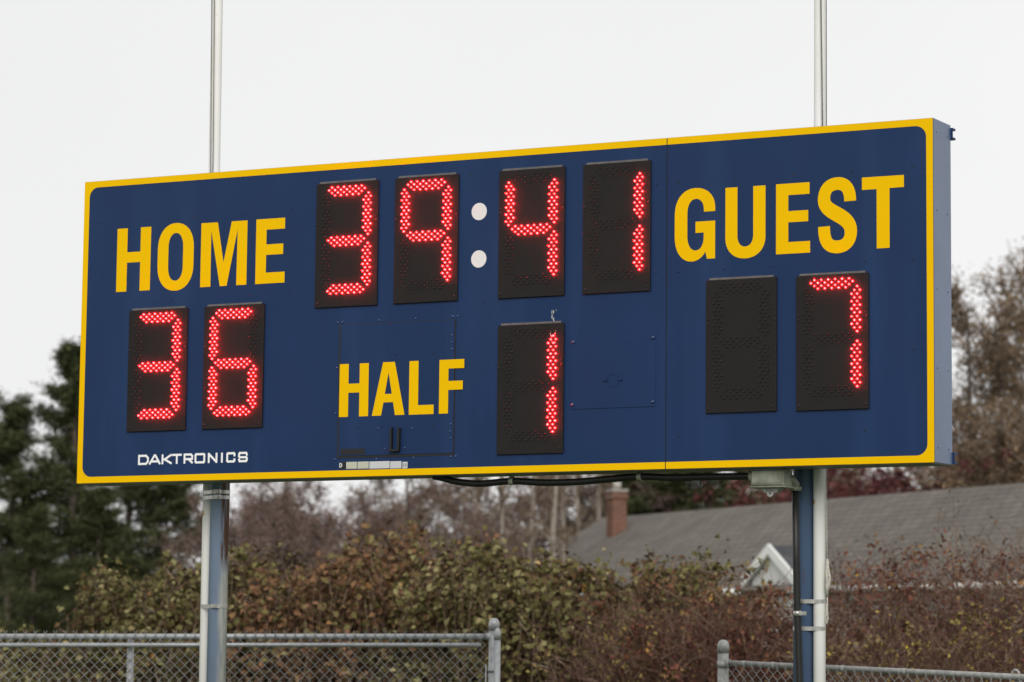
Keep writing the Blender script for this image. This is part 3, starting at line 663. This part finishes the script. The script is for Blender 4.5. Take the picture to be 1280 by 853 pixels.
m = MB(); m.tube([fl(.085, .05, zl), fl(Lf, .05, zl)], .0155, 12); m.build('lower_rail', M['galv'], ft)
m = MB()
for z in (zr-.24, zr-.46, zr-.7): m.lathe([(.042, z-.013), (.042, z+.013)], (0, 0, 0), 18)
m.tube([fl(.052, .03, zr-.2), fl(.052, .03, .05)], .006, 6); m.build('tension_band', M['galv'], ft)
m = MB()
for s in (2.6, 5.2):
    q = fl(s, 0, 0)
    if s < Lf: m.lathe([(.024, -.3), (.024, zr-.02)], (q.x, q.y, 0), 14)
m.build('line_post', M['galv'], ft)
def local_chain(par, p0, p1, z0, h0, h1, pitch):
    me = chain((p0.x, p0.y), (p1.x, p1.y), z0, h0, h1, pitch)
    return link('chain_link_mesh', me, par, M['wire'])
local_chain(ft, fl(.06, .03, 0), fl(Lf, .03, 0), .05, zr+.012, zr+.012, .0715)

A = spot(904, 830, 19.0); B = spot(1269.5, 846.5, 17.5); Bz = spot(1480, 860, 16.7)
ft2 = thing('chain_link_fence', 'low chain link fence behind the right post, rail sloping down to the right', 'fence', (A.x, A.y, 0))
e2 = (B-A); e2.z = 0; L2 = e2.length; e2.normalize()
def f2(s, d, z): return Vector((e2.x*s+e2.y*d, e2.y*s-e2.x*d, z))
zs0, zs1 = spot(912, 829, 19.0).z, B.z
sl2 = (zs1-zs0)/L2
m = MB(); capped_post(m, 0, 0, spot(904, 800, 19).z, .037); m.build('post', M['galv_old'], ft2)
LE = L2+1.6
m = MB(); m.tube([f2(.03, 0, zs0), f2(LE, 0, zs0+sl2*LE)], .0195, 12)
for s in (.17, .42, 1.0, 1.5): m.tube([f2(s, 0, zs0+sl2*s), f2(s+.035, 0, zs0+sl2*(s+.035))], .0225, 12)
m.tube([f2(.025, 0, zs0), f2(.06, 0, zs0)], .024, 12); m.build('top_rail', M['galv_old'], ft2)
m = MB()
for z in (zs0-.01, zs0-.3, zs0-.6): m.lathe([(.042, z-.02), (.042, z+.02)], (0, 0, 0), 18)
m.build('tension_band', M['galv_old'], ft2)
m = MB(); q = f2(L2, -.03, 0); m.lathe([(.024, -.3), (.024, B.z+.0)], (q.x, q.y, 0), 14)
lp_ = [f2(L2+.028*math.cos(a), -.0, B.z+.012+.030*math.sin(a)) for a in np.linspace(-.6, PI+.6, 12)]; m.tube(lp_, .008, 8); m.build('loop_cap_post', M['galv_old'], ft2)
local_chain(ft2, f2(.06, .022, 0), f2(LE, .022, 0), .05, zs0-.03, zs0-.03+sl2*LE, .0715)

# ------------------------------------------------------------------ house behind the hedge
def lat(px, D): return spot(px, 786, D)
DA = 50.0
Rl = lat(752, 1.322*DA); Rr = lat(1280, DA); Rl.z = Rr.z = 0
hd = (Rr-Rl).normalized()                       # along the ridge, towards the right and near
pn = Vector((-hd.y, hd.x, 0))
if pn.dot(CAM-Rl) < 0: pn = -pn                 # towards us
RZ = 1.686+183/3600*DA; WD = 2.8; EZ = 1.686+.872; LH = (Rr-Rl).length+6.0
house = thing('house', 'single storey house with long grey shingled roof behind the hedge', 'house', (Rl.x, Rl.y, 0))
def hp(s, d, z): return Vector((hd.x*s+pn.x*d, hd.y*s+pn.y*d, z))
ang = math.atan2(hd.y, hd.x)
slope_len = math.hypot(WD+.3, (RZ-EZ)*(WD+.3)/WD); pitch = math.atan2(RZ-EZ, WD)
def roof_side(name, sign, L_, half, z0, par, origin, rot):
    """slab whose own x runs along the ridge and y down the slope, so that the shingle courses follow it"""
    m = MB(); m.box(0, L_, 0, slope_len*half, -.12, 0); o = m.build(name, M['shingle'], par)
    o.location = origin; o.rotation_euler = (0, 0, 0)
    X = Vector((hd.x, hd.y, 0)); Yv = (pn*sign*math.cos(pitch)-Vector((0, 0, math.sin(pitch)))); Z = X.cross(Yv)
    if Z.z < 0: Z = -Z
    o.matrix_local = Matrix(((X.x, Yv.x, Z.x, origin.x), (X.y, Yv.y, Z.y, origin.y), (X.z, Yv.z, Z.z, origin.z), (0, 0, 0, 1)))
    return o
rf = roof_side('roof', 1, LH, 1, RZ, house, hp(0, .02, RZ), None)
rf2 = roof_side('roof', -1, LH, 1, RZ, house, hp(0, -.02, RZ), None)
m = MB()
def wall(mb, pts, th=.15):
    P = [Vector(p) for p in pts]; nn = (P[1]-P[0]).cross(P[2]-P[0]).normalized()*th; k = len(P)
    mb.add(P+[p+nn for p in P], [tuple(range(k)), tuple(range(2*k-1, k-1, -1))]+[(i, (i+1) % k, k+(i+1) % k, k+i) for i in range(k)])
i_ = .3
wall(m, [hp(i_, WD-.05, 0), hp(LH, WD-.05, 0), hp(LH, WD-.05, EZ-.08), hp(i_, WD-.05, EZ-.08)])
wall(m, [hp(i_, -WD+.05, 0), hp(LH, -WD+.05, 0), hp(LH, -WD+.05, EZ-.08), hp(i_, -WD+.05, EZ-.08)])
wall(m, [hp(i_, -WD+.25, 0), hp(i_, WD-.25, 0), hp(i_, WD-.25, EZ-.05), hp(i_, 0, RZ-.2), hp(i_, -WD+.25, EZ-.05)])
wl = m.build('wall', M['pale_wall'], house)
m = MB(); ge = WD+.36; gz = EZ-(RZ-EZ)*.3/WD-.02
pg = lat(961, 52.0); pg.z = 0; lg = pg-Vector((Rl.x, Rl.y, 0)); sG, dG = lg.dot(hd), lg.dot(pn)
m.tube([hp(0, ge, gz), hp(sG-1.0, ge, gz)], .055, 10); m.build('gutter', M['white_trim'], house)
m = MB(); m.tube([hp(sG+1.0, ge, gz), hp(LH, ge, gz)], .055, 10); m.build('gutter', M['white_trim'], house)
m = MB()
for s in (6.2, 9.0, 11.5):
    m.add([hp(s, WD+.02, .9), hp(s+1.1, WD+.02, .9), hp(s+1.1, WD+.02, 2.1), hp(s, WD+.02, 2.1), hp(s, WD+.05, .9), hp(s+1.1, WD+.05, .9), hp(s+1.1, WD+.05, 2.1), hp(s, WD+.05, 2.1)],
          [(0, 3, 2, 1), (4, 5, 6, 7), (0, 1, 5, 4), (1, 2, 6, 5), (2, 3, 7, 6), (3, 0, 4, 7)])
m.build('window', M['glass'], house)
# chimney through the near slope
def slope_z(d): return RZ-(RZ-EZ)*d/WD
sC = .55+.0; Dch = 64.0
pc = lat(770, 63.6) ; pc.z = 0; lc = pc-Vector((Rl.x, Rl.y, 0)); sC, dC = lc.dot(hd), lc.dot(pn)
ctop = spot(770, 614, 63.6).z
m = MB(); hw_ = .17
def obox(mb, s0, s1, d0, d1, z0, z1, mi=0):
    vs = [hp(s, d, z) for z in (z0, z1) for d in (d0, d1) for s in (s0, s1)]
    mb.add(vs, [(0, 2, 3, 1), (4, 5, 7, 6), (0, 1, 5, 4), (2, 6, 7, 3), (0, 4, 6, 2), (1, 3, 7, 5)], mi)
ch = bpy.data.objects.new('chimney', None)
mm_ = MB(); mm_.box(-hw_, hw_, -hw_, hw_, 1.2, ctop); mm_.box(-hw_-.03, hw_+.03, -hw_-.03, hw_+.03, ctop-.16, ctop-.05)
# bricks read in x and z on both visible faces: turn the face mapping with a 45 degree split
cho = mm_.build('chimney', M['brick'], house); q = hp(sC, dC, 0); cho.location = q; cho.rotation_euler = (0, 0, math.atan2(FH.y, FH.x)-PI/2+.45)
mm_ = MB(); mm_.box(-hw_-.02, hw_+.02, -hw_-.02, hw_+.02, ctop+.001, ctop+.05); mm_.lathe([(.10, ctop+.07), (.09, ctop+.22)], (0, 0, 0), 12); mm_.build('chimney_cap', mat('chimney_cap_concrete', (.42, .40, .36), .9, .2, var=.3, vscale=6), cho)
bpy.data.objects.remove(ch)
# cross gable
pg = lat(961, 52.0); pg.z = 0; lg = pg-Vector((Rl.x, Rl.y, 0)); sG, dG = lg.dot(hd), lg.dot(pn)
GZ = spot(961, 681, 52.0).z; GW = 1.02; GE = GZ-.56
m = MB(); wall(m, [hp(sG-GW+.18, dG-.2, 0), hp(sG+GW-.18, dG-.2, 0), hp(sG+GW-.18, dG-.2, GE), hp(sG, dG-.2, GZ-.12), hp(sG-GW+.18, dG-.2, GE)], .12); gw = m.build('gable_wall', mat('white_gable_wall', (.68, .68, .65), .7, .3, var=.08, vscale=2), house)
back = -2.6
m = MB()
for sg in (-1, 1):
    th = .10; a, b = hp(sG, dG, GZ), hp(sG+sg*GW, dG, GE-.0); c, d = hp(sG+sg*GW, dG+back, GE), hp(sG, dG+back, GZ)
    lo = Vector((0, 0, -th)); m.add([a, b, c, d, a+lo, b+lo, c+lo, d+lo], [(0, 1, 2, 3), (4, 7, 6, 5), (0, 4, 5, 1), (1, 5, 6, 2), (2, 6, 7, 3), (3, 7, 4, 0)])
m.build('gable_roof', mat('dark_gable_shingles', (.085, .085, .09), .85, .2, var=.4, vscale=5), house)
m = MB()
for sg in (-1, 1):
    o_ = .03; a, b = hp(sG, dG+o_, GZ+.02), hp(sG+sg*(GW+.03), dG+o_, GE+.0); lo = Vector((0, 0, -.2)); bk = pn*.05*-1
    m.add([a, b, b+lo, a+lo, a+bk, b+bk, b+lo+bk, a+lo+bk], [(0, 1, 2, 3), (4, 7, 6, 5), (0, 4, 5, 1), (1, 5, 6, 2), (2, 6, 7, 3), (3, 7, 4, 0)])
m.build('barge_board', M['white_trim'], house)

# pale building glimpsed between the pines
q = spot(42, 786, 95); q.z = 0
sh = thing('pale_building', 'pale low building glimpsed between the pine trunks on the left', 'building', q)
m = MB(); m.box(-3.2, 3.2, -2, 2, 0, 2.6); m.build('wall', M['pale_wall'], sh)
m = MB(); m.add([(-3.5, -2.3, 2.6), (3.5, -2.3, 2.6), (3.5, 2.3, 2.6), (-3.5, 2.3, 2.6), (-3.5, 0, 3.9), (3.5, 0, 3.9)], [(0, 1, 5, 4), (2, 3, 4, 5), (0, 4, 3), (1, 2, 5), (0, 3, 2, 1)]); m.build('roof', M['shingle'], sh)
m = MB()
for x in (-2, .6): m.box(x, x+1.2, -2.03, -2.005, .9, 2.1)
m.build('window', M['glass'], sh); sh.rotation_euler = (0, 0, math.atan2(RGT.y, RGT.x))

# ------------------------------------------------------------------ vegetation
def merge(parts):
    V = []; F = []; n = 0
    for v, f in parts: V.append(v); F.append(f+n); n += len(v)
    return np.concatenate(V), np.concatenate(F)

def bramble(name, label, px, D, top_y, hw, seed, leafm='bramble', group='bramble bushes along the hedge', ncane=175, per=12, ls=(.04, .105), rd=1.0):
    rng = np.random.default_rng(seed)
    c = lat(px, D); topz = spot(px, top_y, D).z-.22; rx = hw*D/3600*1.25
    t = thing(name, label, 'bush', (c.x, c.y, 0), group)
    r2 = np.array([RGT.x, RGT.y, 0]); f2_ = np.array([FH.x, FH.y, 0]); up = np.array([0, 0, 1.])
    # arching canes, leafy along their outer part
    P0, P1, R0, R1, LC, LW = [], [], [], [], [], []
    for i in range(ncane):
        az = rng.uniform(0, 2*PI); root = np.array([rng.uniform(-.8, .8)*rx, rng.uniform(-.5, .5)*rd, 0.])
        h = topz*(.50+.58*rng.uniform()**.8)*(1.04-.36*abs(root[0]/rx)**2); reach = rng.uniform(.25, .95); end = root+np.array([math.cos(az)*reach, math.sin(az)*reach*.9, 0]); zend = h*rng.uniform(.15, .9)
        bare = rng.uniform() < .22; r0 = rng.uniform(.0045, .0085); pr = None; K = 11; fl_ = rng.uniform(.45, .75)
        for k in range(K+1):
            t_ = k/K; p = root*(1-t_)+end*t_
            p[2] = h*math.sin(min(1, t_/fl_)*PI/2) if t_ < fl_ else h-(h-zend)*((t_-fl_)/(1-fl_))**1.7
            p = p+rng.normal(size=3)*.02
            if pr is not None: P0.append(pr); P1.append(p); R0.append(r0*(1-.55*t_)); R1.append(r0*(1-.55*(t_+1/K)))
            if k > 2 and not bare:
                n_ = int(rng.uniform(3, per)*(1.0 if p[2] > .55*topz else .45))
                side = rng.normal(size=3)*.10; q = p+side; P0.append(p); P1.append(q); R0.append(.0028); R1.append(.0018)
                LC += [p+(q-p)*rng.uniform(.2, 1.2)+rng.normal(size=3)*.045 for _ in range(n_)]
            pr = p
    L_ = np.array(LC); L_ = L_[L_[:, 2] > .05]
    out = L_*np.array([1/rx, 1/rd, 0.]); wld = L_[:, :1]*r2+L_[:, 1:2]*f2_+L_[:, 2:]*up
    V, F = leaves(wld, rng.uniform(ls[0], ls[1], len(wld)), .72, rng, out=(out[:, :1]*r2+out[:, 1:2]*f2_)*.5, lift=.3)
    link('foliage', np_mesh('foliage', V, F), t, M[leafm])
    cv = lambda A: np.array(A)[:, :1]*r2+np.array(A)[:, 1:2]*f2_+np.array(A)[:, 2:]*up
    V, F = prisms(cv(P0), cv(P1), np.array(R0), np.array(R1)); link('canes', np_mesh('canes', V, F), t, M['cane'])
    return t

BR = [(20, 790, 80, 31, 'olive bramble bush at the far left in front of the pines', 'bramble'),
      (190, 712, 80, 30.5, 'olive green bramble bush left of the rusty blue post', 'bramble'),
      (305, 692, 85, 30, 'dense bramble bush just right of the rusty blue post', 'bramble'),
      (415, 688, 75, 29.5, 'brown olive bramble bush above the long left fence rail', 'bramble_dry'),
      (515, 666, 62, 30.5, 'tallest reddish olive bramble bush rising left of the dome capped fence post', 'bramble_dry'),
      (600, 690, 65, 29, 'bramble bush directly behind the dome capped left fence post', 'bramble'),
      (690, 690, 75, 29.5, 'green bramble bush with tangled canes at the fence opening, left of the chimney', 'bramble'),
      (790, 708, 75, 30, 'bramble bush below the chimney and the roof end', 'bramble_dry'),
      (868, 696, 55, 29.5, 'bramble bush with a yellow sprig left of the white gable', 'bramble')]
for i, (px, ty, hw, D, lb, lm) in enumerate(BR):
    bramble('bramble_bush', lb, px, D, ty, hw, 40+i, lm)

def twig_shrub(name, label, px, D, top_y, hw, seed, leafm, twigm, group, nst=150, nl=2600, ls=(.03, .07), rd=.8, spread=.5):
    rng = np.random.default_rng(seed); c = lat(px, D); topz = spot(px, top_y, D).z-.22; rx = hw*D/3600*1.2
    t = thing(name, label, 'shrub', (c.x, c.y, 0), group)
    r2 = np.array([RGT.x, RGT.y, 0]); f2_ = np.array([FH.x, FH.y, 0]); up = np.array([0, 0, 1.])
    P0, P1, R0, R1, nodes = [], [], [], [], []
    for i in range(nst):
        b = np.array([rng.uniform(-1, 1)*rx*.8, rng.uniform(-1, 1)*rd*.8, 0]); h = topz*rng.uniform(.65, 1.06)
        d = np.array([rng.normal()*spread*.35, rng.normal()*spread*.35, 1.]); pr = b; K = 7
        for k in range(1, K+1):
            p = pr+d*(h/K)+rng.normal(size=3)*.03; P0.append(pr); P1.append(p); r = .008*(1-.7*k/K); R0.append(r*1.15); R1.append(r)
            if k > 1:
                for j in range(2):
                    q = p+np.array([rng.normal()*.16, rng.normal()*.16, rng.uniform(.03, .25)]); P0.append(p); P1.append(q); R0.append(.0045); R1.append(.0025); nodes.append(q)
                    q2 = q+rng.normal(size=3)*.09+np.array([0, 0, .05]); P0.append(q); P1.append(q2); R0.append(.0032); R1.append(.0018); nodes.append(q2)
            pr = p; d = d+np.array([rng.normal()*.06, rng.normal()*.06, 0])
    nodes = np.array(nodes); hub = nodes[rng.integers(0, len(nodes), max(20, nl//24))]; L_ = np.where((rng.uniform(size=nl) < .7)[:, None], hub[rng.integers(0, len(hub), nl)]+rng.normal(size=(nl, 3))*.065, nodes[rng.integers(0, len(nodes), nl)]+rng.normal(size=(nl, 3))*.02)
    cv = lambda A: np.asarray(A)[:, :1]*r2+np.asarray(A)[:, 1:2]*f2_+np.asarray(A)[:, 2:]*up
    V, F = leaves(cv(L_), rng.uniform(ls[0], ls[1], nl), .6, rng, lift=.3); link('foliage', np_mesh('foliage', V, F), t, M[leafm])
    V, F = prisms(cv(P0), cv(P1), np.array(R0), np.array(R1)); link('twigs', np_mesh('twigs', V, F), t, M[twigm])
    return t
gR = 'reddish twiggy shrubs on the right'
for i, (px, ty, hw, D, lb, lm, nl) in enumerate([
        (800, 770, 60, 27.5, 'low brown twiggy shrub in the fence opening below the chimney', 'yellow_leaf', 2200),
        (880, 742, 60, 27.2, 'reddish shrub just behind the right fence end post', 'red_leaf', 3600),
        (960, 745, 55, 27.6, 'red brown shrub below the white gable', 'red_leaf', 3800),
        (1060, 728, 60, 28.0, 'red twiggy shrub just right of the white pole with the knotted rope', 'red_leaf', 3600),
        (1150, 700, 62, 28.4, 'tall red and yellow leaved shrub under the right end of the board', 'red_leaf', 3600),
        (1235, 702, 60, 27.6, 'orange tinged shrub near the right edge below the roof', 'red_leaf', 3600),
        (1330, 690, 65, 28.2, 'reddish shrub cut off by the right edge', 'red_leaf', 3000),
        (1085, 775, 55, 26.0, 'low yellow leaved shrub right of the white pole, behind the sloping rail', 'yellow_leaf', 2200),
        (1205, 780, 60, 25.6, 'low yellowing shrub behind the loop capped fence post', 'yellow_leaf', 2000)]):
    twig_shrub('twiggy_shrub', lb, px, D, ty, hw, 80+i, lm, 'twig_red', gR, nl=nl)
twig_shrub('twiggy_shrub', 'nearly leafless brown shrub standing tall in front of the roof at the right', 1225, 33, 640, 75, 99, 'brown_leaf', 'twig_brown', gR, nst=60, nl=500, spread=.8)

# bare trees
def bare_tree(seed, H, limbs, spread, up, trunk_r, clear=.25, dens=1.0, twig_r=.006, leaf=0, stems=1):
    """returns trunk mesh, branch mesh and leaf mesh about the origin; H metres tall"""
    rng = np.random.default_rng(seed); T = ([], [], [], []); B = ([], [], [], []); ends = []
    def run(dst, p, d, Ln, r0, r1, K, wob, lift):
        out = [p]
        for k in range(K):
            d = d+rng.normal(size=3)*wob; d[2] += lift; d = d/np.linalg.norm(d); q = p+d*Ln/K
            dst[0].append(p); dst[1].append(q); dst[2].append(r0+(r1-r0)*k/K); dst[3].append(r0+(r1-r0)*(k+1)/K); p = q; out.append(p)
        return out, d
    for s in range(stems):
        b = np.array([rng.normal()*.25*(stems > 1), rng.normal()*.25*(stems > 1), 0]); lean = rng.normal(size=3)*(.05 if stems == 1 else .12); lean[2] = 1
        pts, _ = run(T, b, lean/np.linalg.norm(lean), H*.86, trunk_r, trunk_r*.15, 10, .05, .02)
        for i in range(limbs):
            f = clear+(1-clear)*(i+rng.uniform(0, 1))/limbs; x = f*10; k = min(9, int(x)); p = pts[k]+(pts[k+1]-pts[k])*(x-k)
            az = rng.uniform(0, 2*PI); d = np.array([math.cos(az), math.sin(az), up+rng.normal()*.15]); d /= np.linalg.norm(d)
            Ln = H*spread*(1-.72*f)*rng.uniform(.75, 1.15); r = trunk_r*(.42-.30*f)
            lp, ld = run(T if f < .6 else B, p, d, Ln, r, r*.25, 6, .10, .04)
            for j in range(int(9*dens)):
                k = rng.integers(1, 7); p2 = lp[k]; d2 = ld+rng.normal(size=3)*.75; d2[2] += .15; d2 /= np.linalg.norm(d2)
                bp, bd = run(B, p2, d2, Ln*rng.uniform(.25, .5), max(twig_r*2, r*.28), twig_r*1.2, 4, .14, .03)
                for q in range(int(6*dens)):
                    k = rng.integers(1, 5); d3 = bd+rng.normal(size=3)*.8; d3[2] += .2; d3 /= np.linalg.norm(d3)
                    tp, td = run(B, bp[k], d3, Ln*rng.uniform(.10, .22), twig_r*1.3, twig_r*.8, 2, .2, .03)
                    for u in range(2):
                        d4 = td+rng.normal(size=3)*.8; d4 /= np.linalg.norm(d4); e_, _ = run(B, tp[1+u], d4, Ln*rng.uniform(.06, .12), twig_r*.9, twig_r*.6, 1, .1, 0); ends.append(e_[-1])
    mk = lambda D_, nm: np_mesh(nm, *prisms(np.array(D_[0]), np.array(D_[1]), np.array(D_[2]), np.array(D_[3])))
    lm = None
    if leaf:
        E_ = np.array(ends); L_ = E_[rng.integers(0, len(E_), leaf)]+rng.normal(size=(leaf, 3))*.12
        lm = np_mesh('dry_leaves', *leaves(L_, rng.uniform(.045, .11, leaf), .7, rng))
    return mk(T, 'trunk'), mk(B, 'branches'), lm
def place_tree(name, meshes, mats, label, cat, px, D, top_y, H, seed, group, wide=1.0):
    c = lat(px, D); t = thing(name, label, cat, (c.x, c.y, 0), group); z = spot(px, top_y, D).z; s = z/H
    t.scale = (s*wide, s*wide, s); t.rotation_euler = (0, 0, seed*1.37)
    for me, nm, m_ in zip(meshes, ('trunk', 'branches', 'dry_leaves'), mats):
        if me is None: continue
        if not me.materials: me.materials.append(m_)
        o = link(nm, me, t); o.material_slots[0].link = 'OBJECT'; o.material_slots[0].material = m_
    return t
BT1 = bare_tree(11, 10, 15, .42, .55, .16, .12, 1.1, .0085)
BT2 = bare_tree(12, 10, 17, .38, .75, .13, .08, 1.3, .012, leaf=6000)
BT3 = bare_tree(13, 10, 20, .40, .6, .17, .08, 1.45, .010, leaf=7000)
BT4 = bare_tree(14, 8, 9, .40, .9, .07, .06, 1.15, .012, leaf=7000, stems=4)
BT5 = bare_tree(15, 12, 16, .16, 1.6, .24, .12, .9, .013)
gB = 'bare trees behind the hedge'
mB = (M['bark'], M['twig_mauve'], M['mauve_leaf']); mN = (M['bark'], M['twig_brown'], M['brown_leaf'])
for i, (P_, px, D, ty, lb, wd) in enumerate([
        (BT4, 300, 52, 590, 'reddish bare thicket tree just right of the left post', 1.0),
        (BT2, 350, 58, 560, 'dusky red bare tree behind the hedge between the left post and HALF', 1.1),
        (BT4, 405, 50, 610, 'low reddish thicket tree behind the middle of the left fence', 1.1),
        (BT2, 450, 62, 560, 'grey brown bare tree below the word HALF', 1.0),
        (BT1, 505, 60, 520, 'open branched bare tree with bright sky gaps under the access door', 1.0),
        (BT4, 560, 52, 630, 'brown bare thicket tree under the start of the hanging hose', 1.0),
        (BT1, 590, 66, 540, 'dark branched bare tree under the first hose clip', .9),
        (BT4, 655, 72, 600, 'brown thicket tree in front of the pale upright trunks', 1.1),
        (BT4, 385, 78, 585, 'hazy brown thicket tree far behind the hedge, closing the gap left of HALF', 1.3),
        (BT4, 330, 68, 600, 'hazy brown thicket tree far behind the middle of the hedge, left of HALF', 1.4),
        (BT4, 425, 74, 605, 'hazy brown thicket tree far behind the long fence rail', 1.4),
        (BT4, 480, 80, 618, 'hazy brown thicket tree far behind the access door', 1.3),
        (BT4, 625, 84, 560, 'hazy brown thicket tree behind the leftmost pale trunks', 1.5),
        (BT4, 700, 86, 540, 'hazy brown thicket tree behind the pale trunks near the chimney', 1.5),
        (BT4, 760, 84, 570, 'hazy brown thicket tree right behind the chimney', 1.2),
        (BT4, 245, 55, 610, 'brown thicket tree half hidden by the left post', 1.0)]):
    place_tree('bare_tree', P_, mB if P_ in (BT4, BT2) else mN, lb, 'tree', px, D, ty, 8 if P_ is BT4 else 10, i+1, gB, wd)
gP = 'slender pale trunked trees left of the chimney'
for i, (px, D, lb) in enumerate([(606, 60, 'leftmost slender pale trunk behind the hedge'), (632, 57, 'slender pale trunk below the left hose clip'), (657, 62, 'thin pale trunk in the middle of the upright row'),
                                 (683, 58, 'pale upright trunk below the HALF digit'), (706, 63, 'pale upright trunk left of the roof end'), (730, 72, 'pale upright trunk at the tip of the roof'), (748, 82, 'pale trunk nearest to the chimney')]):
    place_tree('slender_tree', BT5, (M['bark_pale'], M['twig_brown'], None), lb, 'tree', px, D, 420, 12, i+11, gP, .85)
gD = 'bare brown trees past the right end of the board'
for i, (P_, px, D, ty, lb, wd) in enumerate([
        (BT3, 1222, 74, 318, 'smaller bare brown tree next to the right end of the board', 1.0),
        (BT3, 1272, 78, 205, 'tall bare brown tree cut by the right edge', 1.0),
        (BT3, 1335, 80, 190, 'tall bare tree beyond the right edge of the photo', 1.0),
        (BT4, 1165, 70, 520, 'brown thicket tree behind the roof near the board corner', 1.2),
        (BT4, 1215, 66, 490, 'dense brown thicket tree behind the roof under the tall bare tree', 1.3),
        (BT4, 1050, 84, 545, 'brown thicket tree far behind the roof, right of the junction box', 1.5),
        (BT4, 1115, 88, 540, 'brown thicket tree far behind the roof, below the GUEST side corner', 1.5),
        (BT4, 1270, 68, 475, 'dense brown thicket tree behind the roof at the right edge', 1.3)]):
    place_tree('bare_tree', P_, mN, lb, 'tree', px, D, ty, 8 if P_ is BT4 else 10, i+21, gD, wd)
for i, (px, lb, lm) in enumerate([(1060, 'dark red shrub above the roof ridge right of the white pole', 'dark_red_leaf'), (1125, 'dark red shrub above the ridge below the board corner', 'dark_red_leaf'), (1000, 'dark red shrub above the ridge behind the junction box', 'dark_red_leaf'), (1092, 'dark red shrub between the two others above the ridge', 'dark_red_leaf'), (1240, 'dull red shrub above the ridge at the right', 'dark_red_leaf')]):
    twig_shrub('red_shrub', lb, px, 68, 588, 52, 120+i, lm, 'twig_red', 'dark red shrubs beyond the roof', nst=150, nl=6500, ls=(.09, .18), rd=1.6)

# conifers
def conifer(seed, H, R, dens=1.0, droop=.1, clear=.06, irregular=.25):
    rng = np.random.default_rng(seed); P0, P1, R0, R1 = [], [], [], []; C_ = []; S_ = []
    nz_ = 12; prev = np.zeros(3)
    for k in range(nz_):
        q = np.array([rng.normal()*.03*H/10, rng.normal()*.03*H/10, H*(k+1)/nz_]); P0.append(prev); P1.append(q); R0.append(.022*H*(1-k/nz_)+.02); R1.append(.022*H*(1-(k+1)/nz_)+.02); prev = q
    nt_ = len(P0); n = int(88*dens)
    for i in range(n):
        f = clear+(1-clear)*((i+rng.uniform())/n)**.9; z = H*f; az = rng.uniform(0, 2*PI)
        Ln = R*((1-f)**.9)*(1+irregular*rng.normal())+.25; Ln = max(.3, Ln)
        d = np.array([math.cos(az), math.sin(az), (.42-.42*(1-f))+rng.normal()*.16]); p = np.array([0, 0, z]); K = 5
        for k in range(K):
            q = p+d*Ln/K; P0.append(p); P1.append(q); R0.append(.03*(1-k/K)+.008); R1.append(.03*(1-(k+1)/K)+.008)
            m_ = 3 if k else 1
            for j in range(m_):
                side = np.array([-d[1], d[0], 0])*rng.choice((-1, 1))*rng.uniform(.1, .5)*Ln*.45*(1-.4*k/K); e_ = q+side+d*rng.uniform(0, .25)*Ln+np.array([0, 0, rng.normal()*.08+.05])
                P0.append(q); P1.append(e_); R0.append(.010); R1.append(.005); C_ += [e_, (q+e_)/2]; S_ += [1., .8]
            C_.append(q); S_.append(.9); p = q; d[2] += .05
    C_ = np.array(C_); per = 15; idx = np.repeat(np.arange(len(C_)), per)
    sp = np.array(S_)[idx][:, None]*np.array([.15, .15, .10])*(H/10)**.5
    L_ = C_[idx]+rng.normal(size=(len(idx), 3))*sp
    V, F = leaves(L_, rng.uniform(.10, .20, len(L_))*(H/10)**.5, .30, rng, lift=.5, fold=.05)
    a = lambda A: np.array(A)
    return (np_mesh('trunk', *prisms(a(P0[:nt_]), a(P1[:nt_]), a(R0[:nt_]), a(R1[:nt_]))), np_mesh('branches', *prisms(a(P0[nt_:]), a(P1[nt_:]), a(R0[nt_:]), a(R1[nt_:]))), np_mesh('needles', V, F))
CN = [conifer(31, 10, 2.6), conifer(32, 10, 3.2, .9), conifer(33, 10, 2.2, 1.1, irregular=.35)]
def place_conifer(k, px, D, top_y, label, seed, mm='needle', wide=1.0, group='dark conifers on the left'):
    c = lat(px, D); t = thing('conifer_tree', label, 'tree', (c.x, c.y, 0), group); s = spot(px, top_y, D).z/10; t.scale = (s*wide, s*wide, s); t.rotation_euler = (0, 0, seed)
    for me, nm, m_ in zip(CN[k], ('trunk', 'branches', 'needles'), (M['bark'], M['bark'], M[mm])):
        if not me.materials: me.materials.append(m_)
        link(nm, me, t)
for k, px, D, ty, lb, sd_, wd in [
        (2, 88, 74, 436, 'tallest dark conifer, its top against the sky left of the board', .3, 1.0),
        (0, 8, 70, 508, 'dark conifer cut by the left edge', 1.4, 1.15),
        (0, 160, 82, 470, 'dark conifer mostly hidden behind the lower left board corner', 2.2, 1.2),
        (1, 205, 76, 575, 'broad conifer just left of the left post', 3.0, 1.1),
        (1, 120, 64, 615, 'low spreading conifer in front of the tallest one', 4.1, 1.2),
        (1, 40, 62, 640, 'low conifer beside the pale building', 5.2, 1.0),
        (1, -40, 78, 480, 'conifer beyond the left edge of the photo', 5.9, 1.0)]:
    place_conifer(k, px, D, ty, lb, sd_, wide=wd)
for k, px, D, ty, lb, sd_, wd in [(2, 778, 90, 575, 'dark evergreen just right of the chimney top', 2.7, 1.4), (1, 800, 84, 560, 'dark evergreen right behind the chimney', .9, 1.3), (0, 832, 92, 570, 'dark evergreen between the chimney and the second hose clip', 4.4, 1.4), (0, 862, 80, 545, 'dark evergreen above the roof under the second hose clip', 1.9, 1.4), (1, 925, 86, 560, 'dark evergreen above the ridge left of the junction box', 3.3, 1.3)]:
    place_conifer(k, px, D, ty, lb, sd_, wide=wd, group='dark evergreens behind the house roof')
